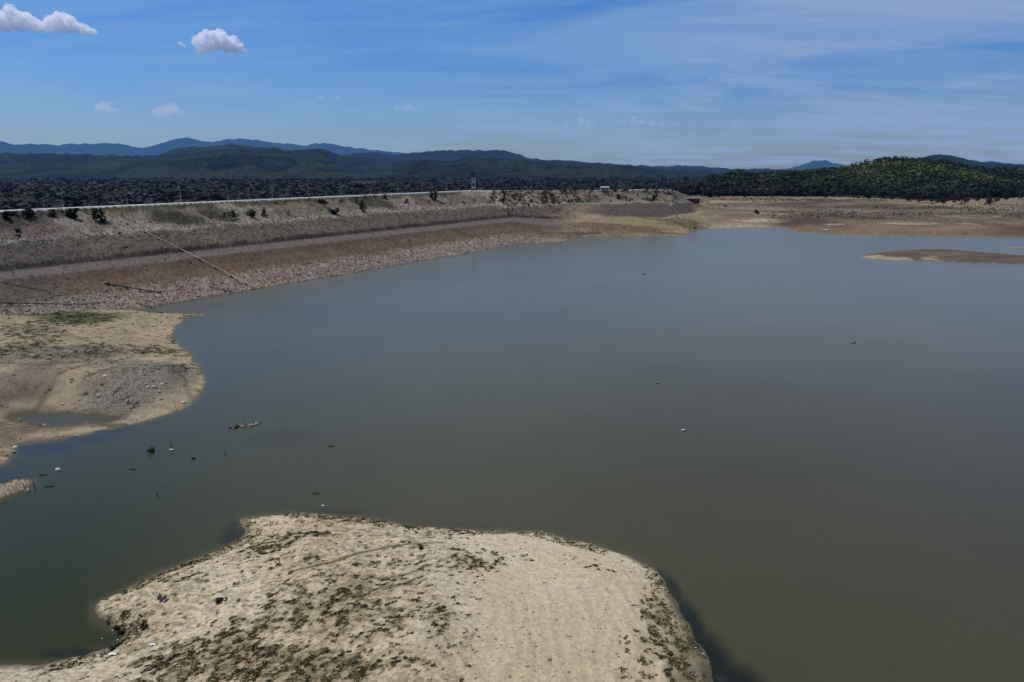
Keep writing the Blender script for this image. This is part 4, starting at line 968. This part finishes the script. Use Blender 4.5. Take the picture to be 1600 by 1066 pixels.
# drowned bush stump
x_, y_, z_ = spot(237, 707); s = unit(237, 707); o1 = np.array([0.0])
rt = empty('drowned_bush', (x_, y_, 0)); tag(rt, 'dark drowned bush poking out of the left channel', 'bush')
V, Fq, c = foliage_np(o1, o1, o1 - .15, o1 + 5 * s, o1 + 9 * s, 110, .2, np.array([(.02, .022, .015)]), 9); mesh_np('twigs', V, Fq, c, False, M_leaf, rt)
mb = MB()
for k in range(7): a = k * .9; mb.tube([(0, 0, -.2), (math.cos(a) * 2 * s, math.sin(a) * 2 * s, (5 + k % 3 * 2) * s)], [.05, .02], 5)
mb.build('stem', M_wood, rt)
o = MB().blob((0, 0, .05), (.22, .22, .2), 4, .25, 2).build('stone', M_darkrock, loc=spot(302, 717)); tag(o, 'small dark stone awash below the white bottle', 'stone')
o = MB().blob((0, 0, .06), (.27, .22, .2), 6, .2, 2).build('stone', M_pale, loc=spot(91, 735)); tag(o, 'white stone awash in the left channel', 'stone')
def float_(px_, py_, label, sc_=1.0, mat=M_white, dark=True):
    x_, y_, z_ = spot(px_, py_); r_ = empty('float', (x_, y_, 0)); tag(r_, label, 'float'); q_ = sc_
    MB().tube([(-.30*q_, 0, .05*q_), (-.25*q_, 0, .09*q_), (.15*q_, 0, .11*q_), (.28*q_, 0, .09*q_), (.36*q_, 0, .08*q_)], [.02*q_, .12*q_, .13*q_, .05*q_, .04*q_], 10).build('body', mat, r_, True)
    MB().tube([(.36*q_, 0, .08*q_), (.42*q_, 0, .08*q_)], .05*q_, 8).build('cap', M_dark, r_)
    if dark: MB().box((0.05, -.1*q_, .03), (.5*q_, .2*q_, .08*q_)).build('keel', M_dark, r_)
float_(268, 704, 'white bottle float lying at the foot of the thin stick', .75)
float_(505, 791, 'bright white float just above the tip of the sand spit', .5, dark=False)
float_(1068, 673, 'white float farthest down in the right half of the lake', .8)
float_(1026, 599, 'small dark float in the centre of the lake', .8, M_steel)
float_(1333, 536, 'small dark float far right in open water', 1.1, M_steel)
float_(1006, 429, 'tiny dark float far out near the far flats', 1.1, M_darkrock)
# upturned boat on the far right shore
x_, y_, z_ = solve(1289, 361, .6); bt = empty('rowing_boat', (x_, y_, z_ + .05), R(10)); tag(bt, 'small white rowing boat pulled up on the brown far right shore', 'boat')
mb = MB(); ns = 11
secs = []
for i in range(ns):
    f = -1 + 2 * i / (ns - 1); w = .62 * (1 - abs(f) ** 2.6) ** .6 + .02; X_ = f * 1.6; sh = .12 * f * f
    secs.append([(X_, -w, .50 + sh), (X_, -w * .75, .14 + sh * .6), (X_, 0, .0 + sh * .5), (X_, w * .75, .14 + sh * .6), (X_, w, .50 + sh), (X_, w * .86, .48 + sh), (X_, 0, .10 + sh * .5), (X_, -w * .86, .48 + sh)])
for sct in secs: mb.v += sct
for i in range(ns - 1):
    for k in range(8): mb.f.append((i*8 + k, (i+1)*8 + k, (i+1)*8 + (k+1) % 8, i*8 + (k+1) % 8))
mb.build('hull', M_white, bt, True)
for f in (-.6, .3): MB().box((f, 0, .38), (.22, 1.0, .04)).build('bench', M_wood, bt)

# two black birds on the sand
def bird(px_, py_, label, rz, sc_=1.0):
    x_, y_, z_ = solve(px_, py_, 1.2); r_ = empty('bird', (x_, y_, z_), rz); tag(r_, label, 'bird'); r_.scale = (sc_,) * 3
    me = bpy.data.meshes.new('body')
    #           tail        rump          chest        neck        head         beak
    vs = [(-.30,0,.16),(-.14,0,.20),(.02,0,.24),(.10,0,.33),(.13,0,.42),(.20,0,.41),(-.02,.04,.14),(-.02,-.04,.14),(.0,.045,.02),(.0,-.045,.02),(.07,.05,.0),(.07,-.05,.0)]
    rd_ = [.03,.085,.10,.05,.045,.012,.022,.022,.012,.012,.009,.009]
    ed = [(0,1),(1,2),(2,3),(3,4),(4,5),(2,6),(2,7),(6,8),(7,9),(8,10),(9,11)]
    me.from_pydata(vs, ed, []); me.update(); o = bpy.data.objects.new('body', me); col.objects.link(o); me.materials.append(M_bird)
    md = o.modifiers.new('s', 'SKIN')
    for i, d in enumerate(me.skin_vertices[0].data): d.radius = (rd_[i], rd_[i]); d.use_root = (i == 2)
    sb = o.modifiers.new('d', 'SUBSURF'); sb.levels = 1; sb.render_levels = 2
    o.parent = r_
    for sd in (-1, 1):
        MB().blob((-.06, sd * .095, .235), (.19, .03, .075), 3 + sd, .1, 2).build('wing', M_wing, r_, True)
bird(250, 937, 'black bird standing left of its mate on the bare sand', R(100), 1.0)
bird(258, 938, 'black bird standing right of its mate on the bare sand', R(60), .95)
# small shrubs and litter around the foreground bay
def lowshrub(px_, py_, r, h, label, seed, colr=(.02, .022, .012)):
    x_, y_, z_ = solve(px_, py_, .8); o1 = np.array([0.0]); V, Fq, c = foliage_np(o1, o1, o1 - .02, o1 + r, o1 + h, 120, .15, np.array([colr]), seed)
    o = mesh_np('shrub', V, Fq, c, False, M_leaf); o.location = (x_, y_, z_); return tag(o, label, 'shrub', 'low shrubs round the foreground bay')
lowshrub(169, 975, .16, .36, 'dark upright shrub on the left corner of the sand spit by the bay', 51)
lowshrub(183, 984, .30, .32, 'dark shrub between the corner of the spit and the bay head', 52)
lowshrub(190, 990, .25, .25, 'low dark shrub at the head of the foreground bay', 53)
lowshrub(226, 982, .30, .35, 'dark shrub alone on the bare sand right of the bay', 54)
lowshrub(175, 1014, .30, .25, 'biggest dark shrub standing in the shallow bay water', 55)
lowshrub(183, 1010, .18, .18, 'small dark shrub standing in the shallows, right of the bigger one', 56)
lowshrub(195, 927, .26, .22, 'green-brown shrub on the upper left rim of the sand spit', 57, (.04, .045, .02))
lowshrub(347, 938, .45, .32, 'brown rounded shrub at the upper end of the dark grass patch', 58, (.05, .042, .022))
lowshrub(657, 857, .30, .22, 'dark tuft-like shrub at the right end of the faint track on the sand', 59)
for k, (a_, b_, w, lab) in enumerate([(238,1008,.42,'white plastic litter on the grass right of the bay'),(176,1023,.50,'long white litter at the edge of the bay'),(176,987,.10,'tiny white litter in the bay water'),(160,1002,.09,'tiny white speck of litter floating off the bay'),(184,1001,.12,'small white litter by the bay head'),(1087,1013,.12,'small white bottle in the dark weedy water right of the spit'),(1099,1022,.14,'white litter lower down in the dark weedy water right of the spit')]):
    x_, y_, z_ = solve(a_, b_, .3); z_ = max(z_, 0)
    mb = MB(); nn = 7
    for i in range(nn + 1):
        for j in range(nn + 1):
            mb.v.append(((i / nn - .5) * w * (1 + .2 * math.sin(j)), (j / nn - .5) * w * .45 * (1 + .2 * math.sin(i * 2)), .03 + .05 * w * 2 * (math.sin(i * 1.7 + k) * math.cos(j * 1.3) + 1)))
    for i in range(nn):
        for j in range(nn): a0 = i * (nn + 1) + j; mb.f.append((a0, a0 + nn + 1, a0 + nn + 2, a0 + 1))
    tag(mb.build('litter', M_litter, loc=(x_, y_, z_), smooth=True), lab, 'litter')
o = MB().tube([(-.4, 0, .04), (0, .06, .09), (.42, .02, .05)], [.025, .035, .02], 6).build('dead_branch', M_wood, loc=solve(991, 948, 2.0)); tag(o, 'short dark dead branch on the pale sand near the right shore', 'branch')

# ------------------------------------------------------------------ grass tufts on the two spits
def tufts(name, n, xr, yr, reg, L, z0, label, seed, rad=(.055, .14), colr=(.135, .115, .054), base=.01, keyd='A'):
    rg = np.random.default_rng(seed); x = rg.uniform(*xr, n); y = rg.uniform(*yr, n)
    z, q, rr, dd = heights(x, y); v = blobs(x, y, L, z0)
    edge_ = (dd[keyd] < 1.5) & (dd[keyd] > .1)
    v0 = np.clip(v + .22 * np.sin(z * 2 * math.pi / .24 + fbm(x, y, 22, 4, 1) * 5) * (v > .05) + .5 * fbm(x, y, 5, 4, 3) * (v > .05) + (.10 * (x < -2) if keyd == 'A' else .1), 0, 1.1)
    dens = tuftmask(x, y, v0, .3 if keyd == 'A' else .55) * (v0 > .04) + base * (rg.random(n) < .3) + np.where(edge_, .6 * ss(-.1, .3, fbm(x, y, 3, 3, 8)), 0)
    m = (rr == reg) & (z > .04) & (rg.random(n) < dens); x, y, z, v = x[m], y[m], z[m], v[m]; k = len(x); nb = 12
    r = rg.uniform(*rad, k) * (.7 + .8 * rg.random(k) ** 2); h = r * rg.uniform(.18, .42, k)
    ang = rg.uniform(0, 6.28, (k, nb)); rr_ = rg.random((k, nb)) ** .6 * r[:, None] 
    # tufts lie in the lee of the wind: stretched along one direction
    ux_, uy_ = .86, .51
    ox = np.cos(ang) * rr_; oy = np.sin(ang) * rr_ * .55; bx = ox * ux_ - oy * uy_; by = ox * uy_ + oy * ux_
    P = np.stack([x[:, None] + bx, y[:, None] + by, z[:, None] - .015 + 0 * bx], -1)
    tilt = rg.normal(size=(k, nb, 3)) * np.array([.6, .6, 0]); tip = P + (tilt * .8 + np.array([0, 0, 1.0])) * (h[:, None, None] * (.6 + .7 * rg.random((k, nb, 1))))
    sd = rg.normal(size=(k, nb, 3)); sd[..., 2] *= .1; sd /= np.linalg.norm(sd, axis=2, keepdims=True); w = .30 * r[:, None, None]
    V = np.stack([P - sd * w, P + sd * w, tip + sd * w * .45, tip - sd * w * .45], 2).reshape(-1, 3)
    c = np.array(colr)[None, None] * rg.uniform(.5, 1.5, (k, 1, 1)) * rg.uniform(.7, 1.3, (k, nb, 1)) * np.array([1, 1, 1])
    c = c * np.where(rg.random((k, 1, 1)) < .3, np.array([.75, .95, .7]), 1.0)
    c = np.repeat(c.reshape(-1, 3), 4, 0)
    print(name, k)
    return tag(mesh_np(name, V, np.arange(k * nb * 4).reshape(-1, 4), c, False, M_grass), label, 'grass', kind='stuff')
tufts('grass_tufts', 620000, (-48, 22), (26, 88), 1, VEG_A, 2.2, 'low olive-brown grass tufts dotted over the foreground sand spit', 61, base=.035)
tufts('weed_cover', 150000, (-170, -48), (80, 160), 2, VEG_B, 1.5, 'low green weeds over the left spit', 62, rad=(.09, .22), colr=(.105, .115, .04), base=.02, keyd='B')

# ------------------------------------------------------------------ clouds
def cloud(px_, py_, T, lobes, label, dens, seed, voxel=.055):
    """lobes in photo pixels relative to the centre (x, up, radius)"""
    cx_, cy_, cz_ = gy(px_, py_, T); s = T / F
    import bmesh
    bm = bmesh.new(); rg = random.Random(seed)
    base_up = min(l[1] - l[2] * .6 for l in lobes)
    for (lx, lu, lr) in lobes:
        for k in range(9):
            a = rg.uniform(0, 6.28); e = rg.uniform(-.2, 1.3); rr_ = lr * rg.uniform(.32, .6) if k else lr * .85
            dx = math.cos(a) * math.cos(e) * lr * .75 * (k > 0); dz_ = math.sin(e) * lr * .75 * (k > 0); dy = math.sin(a) * lr * 1.0 * (k > 0)
            mt = Matrix.Translation(((lx + dx) * s, dy * s, (lu + dz_) * s)) @ Matrix.Scale(rr_ * s, 4)
            bmesh.ops.create_icosphere(bm, subdivisions=3, radius=1, matrix=mt)
    for v in bm.verts:
        if v.co.z < (base_up) * s: v.co.z = base_up * s + (v.co.z - base_up * s) * .12
    me = bpy.data.meshes.new('tmp'); bm.to_mesh(me); bm.free()
    tmp = bpy.data.objects.new('tmp', me); col.objects.link(tmp)
    W = max(l[2] for l in lobes) * s
    md = tmp.modifiers.new('r', 'REMESH'); md.mode = 'VOXEL'; md.voxel_size = W * voxel * 1.4
    dg = bpy.context.evaluated_depsgraph_get(); ev = tmp.evaluated_get(dg); m2 = bpy.data.meshes.new_from_object(ev)
    bpy.data.objects.remove(tmp)
    n_ = len(m2.vertices); co = np.empty(n_ * 3, dtype=np.float32); m2.vertices.foreach_get('co', co); co = co.reshape(-1, 3)
    no = np.empty(n_ * 3, dtype=np.float32); m2.vertices.foreach_get('normal', no); no = no.reshape(-1, 3)
    for i in range(n_):
        p = Vector(co[i].tolist()); d = mnoise.fractal(p / (W * .35), 1.0, 2.1, 5) * W * .12
        co[i] += no[i] * d
    m2.vertices.foreach_set('co', co.ravel()); m2.update()
    m2.materials.clear(); m2.materials.append(cloud_mat(dens / W, W)); m2.name = 'cloud'
    o = bpy.data.objects.new('cloud', m2); col.objects.link(o); o.location = (cx_, cy_, cz_)
    return tag(o, label, 'cloud')
def cloud_mat(d, W):
    m, nt = new_mat('cloud vapour')
    tc = N(nt, 'ShaderNodeTexCoord'); nz = N(nt, 'ShaderNodeTexNoise'); nz.inputs['Scale'].default_value = 2.2 / W; nz.inputs['Detail'].default_value = 6; nz.inputs['Roughness'].default_value = .62
    nt.links.new(tc.outputs['Object'], nz.inputs['Vector'])
    mr = N(nt, 'ShaderNodeMapRange'); mr.inputs[1].default_value = .36; mr.inputs[2].default_value = .62; mr.inputs[3].default_value = .0; mr.inputs[4].default_value = d
    nt.links.new(nz.outputs[0], mr.inputs[0])
    v = N(nt, 'ShaderNodeVolumePrincipled'); v.inputs['Color'].default_value = (.96, .97, 1, 1); v.inputs['Anisotropy'].default_value = .25
    nt.links.new(mr.outputs[0], v.inputs['Density'])
    em = N(nt, 'ShaderNodeMath', operation='MULTIPLY'); em.inputs[1].default_value = .10  # faint bluish glow added inside the cloud to brighten it
    nt.links.new(mr.outputs[0], em.inputs[0]); nt.links.new(em.outputs[0], v.inputs['Emission Strength']); v.inputs['Emission Color'].default_value = (.45, .6, 1, 1)
    out = N(nt, 'ShaderNodeOutputMaterial'); nt.links.new(v.outputs[0], out.inputs['Volume'])
    return m
cloud(58, 36, 1500, [(-95,0,16),(-75,1,17),(-50,1,18),(-28,2,18),(-5,-3,14),(14,-6,12),(32,-1,16),(44,-3,15),(58,-7,11),(72,-11,9),(84,-13,6)], 'long white cumulus cloud at the upper left corner of the sky', 5, 1)
cloud(338, 68, 1500, [(-24,-5,12),(-10,1,15),(4,4,16),(18,-1,15),(30,-7,10),(41,-12,5)], 'single puffy white cumulus cloud with grey base, right of the long one', 5, 2)
cloud(284, 70, 1500, [(0,0,4),(4,-4,3),(-4,2,3)], 'tiny white wisp just left of the puffy cumulus', .9, 3)
cloud(164, 171, 2600, [(-8,0,8),(2,2,9),(12,-3,7)], 'faint small cloud low over the left mountains', .6, 4)
cloud(259, 174, 2600, [(-14,-2,8),(0,0,10),(12,3,9),(20,-4,7)], 'faint rounded cloud low in the sky, right of the other faint one', .55, 5)
cloud(1002, 192, 2600, [(-26,1,4),(-12,3,6),(2,1,5),(18,0,5),(32,-4,4)], 'flat thin white cloud low over the middle of the lake', .5, 6)
cloud(905, 194, 2600, [(-22,-3,6),(4,3,8),(16,-2,7)], 'very faint cloud left of the flat thin white one', .4, 7)
cloud(516, 153, 2600, [(-14,0,4),(0,-1,2),(10,0,4)], 'tiny pair of faint cloud puffs above the middle of the dam', .4, 8)
cloud(630, 170, 2600, [(-10,0,6),(6,2,7),(18,-1,5)], 'very faint puff right of the tiny pair', .35, 9)

# ------------------------------------------------------------------ world, sun, camera
SUN_AZ, SUN_EL = R(-72), R(62)
w = bpy.data.worlds.new('World'); sc.world = w; w.use_nodes = True; nt = w.node_tree; nt.nodes.clear()
sk = N(nt, 'ShaderNodeTexSky'); sk.sky_type = 'NISHITA'; sk.sun_disc = False; sk.sun_elevation = SUN_EL; sk.sun_rotation = SUN_AZ
sk.air_density = 1.0; sk.dust_density = .6; sk.ozone_density = 2.0
tc = N(nt, 'ShaderNodeTexCoord'); sep = N(nt, 'ShaderNodeSeparateXYZ'); nt.links.new(tc.outputs['Generated'], sep.inputs[0])
def mth(op, a, b=None, clamp=False):
    n = N(nt, 'ShaderNodeMath', operation=op); n.use_clamp = clamp
    for i, v in enumerate((a, b)):
        if v is None: continue
        if isinstance(v, (int, float)): n.inputs[i].default_value = v
        else: nt.links.new(v, n.inputs[i])
    return n.outputs[0]
def mrange(v, a, b, c=0, d=1):
    n = N(nt, 'ShaderNodeMapRange'); n.interpolation_type = 'SMOOTHSTEP'; nt.links.new(v, n.inputs[0])
    for i, q_ in zip((1, 2, 3, 4), (a, b, c, d)): n.inputs[i].default_value = q_
    return n.outputs[0]
def cmix(f, a, b, mode='MIX'):
    n = N(nt, 'ShaderNodeMix', data_type='RGBA', blend_type=mode); n.clamp_result = False
    for i, v in ((0, f), (6, a), (7, b)):
        if isinstance(v, (int, float)): n.inputs[i].default_value = v
        elif isinstance(v, tuple): n.inputs[i].default_value = (*v, 1)
        else: nt.links.new(v, n.inputs[i])
    return n.outputs[2]
zc = mth('MAXIMUM', sep.outputs[2], 0.0)
den = mth('ADD', zc, .10)
cmb = N(nt, 'ShaderNodeCombineXYZ'); nt.links.new(mth('DIVIDE', sep.outputs[0], den), cmb.inputs[0]); nt.links.new(mth('DIVIDE', sep.outputs[1], den), cmb.inputs[1])
def noise(scale, detail, rough, sx=1, sy=1, rot=0, off=(0, 0, 0), dist=0):
    mp = N(nt, 'ShaderNodeMapping'); mp.inputs['Scale'].default_value = (sx, sy, 1); mp.inputs['Rotation'].default_value = (0, 0, rot); mp.inputs['Location'].default_value = off
    nt.links.new(cmb.outputs[0], mp.inputs[0]); n = N(nt, 'ShaderNodeTexNoise'); n.inputs['Scale'].default_value = scale; n.inputs['Detail'].default_value = detail; n.inputs['Roughness'].default_value = rough; n.inputs['Distortion'].default_value = dist
    nt.links.new(mp.outputs[0], n.inputs['Vector']); return n.outputs[0]
# sky colour graded towards the deep, slightly grey blue of the photograph
tint = cmix(mrange(zc, 0.0, .22), (.42, .56, .86), (.27, .60, 1.06))
tint = cmix(mrange(zc, .24, .6), tint, (.62, .62, .58))  # unseen upper sky greyed to take blue out of reflections and shade
base = cmix(1.0, sk.outputs[0], tint, 'MULTIPLY')
STR = .10
veil = mrange(noise(.62, 7, .62, .8, 1.15, .35, (3, 1, 0), 1.2), .36, .62)
veil2 = mrange(noise(1.6, 7, .62, .35, 1.6, -.2, (7, 2, 0), .4), .38, .66)
right = mrange(sep.outputs[0], -.25, .55)
vf = mth('MULTIPLY', mth('ADD', mth('MULTIPLY', veil, .65), mth('MULTIPLY', veil2, .35)), mth('ADD', mth('MULTIPLY', right, .60), .48), True)
vcol = cmix(right, (2.3, 4.0, 6.2), (2.45, 3.6, 5.9))
skyc = cmix(vf, base, vcol)
bg = N(nt, 'ShaderNodeBackground'); bg.inputs[1].default_value = STR; nt.links.new(skyc, bg.inputs[0])
ow = N(nt, 'ShaderNodeOutputWorld'); nt.links.new(bg.outputs[0], ow.inputs[0])

sun = bpy.data.lights.new('sun', 'SUN'); sun.energy = 2.9; sun.angle = R(.5); sun.color = (1, .95, .87)
so = bpy.data.objects.new('sun', sun); col.objects.link(so)
dirv = Vector((math.sin(SUN_AZ) * math.cos(SUN_EL), math.cos(SUN_AZ) * math.cos(SUN_EL), math.sin(SUN_EL)))
so.rotation_euler = dirv.to_track_quat('Z', 'Y').to_euler(); so.location = (0, 0, 200)

cam = bpy.data.cameras.new('camera'); co_ = bpy.data.objects.new('camera', cam); col.objects.link(co_)
co_.location = (0, 0, H); co_.rotation_euler = (math.pi / 2 - TP, 0, 0)
cam.sensor_width = 36; cam.lens = 36 * F / 1600; cam.clip_start = .5; cam.clip_end = 80000
sc.camera = co_
sc.view_settings.view_transform = 'Standard'; sc.view_settings.look = 'None'; sc.view_settings.exposure = 0; sc.view_settings.gamma = 1
sc.cycles.volume_bounces = 3; sc.cycles.max_bounces = 8; sc.cycles.use_denoising = False; sc.cycles.sample_clamp_indirect = 1.5
sc.cycles.volume_step_rate = 2.0; sc.cycles.volume_max_steps = 256
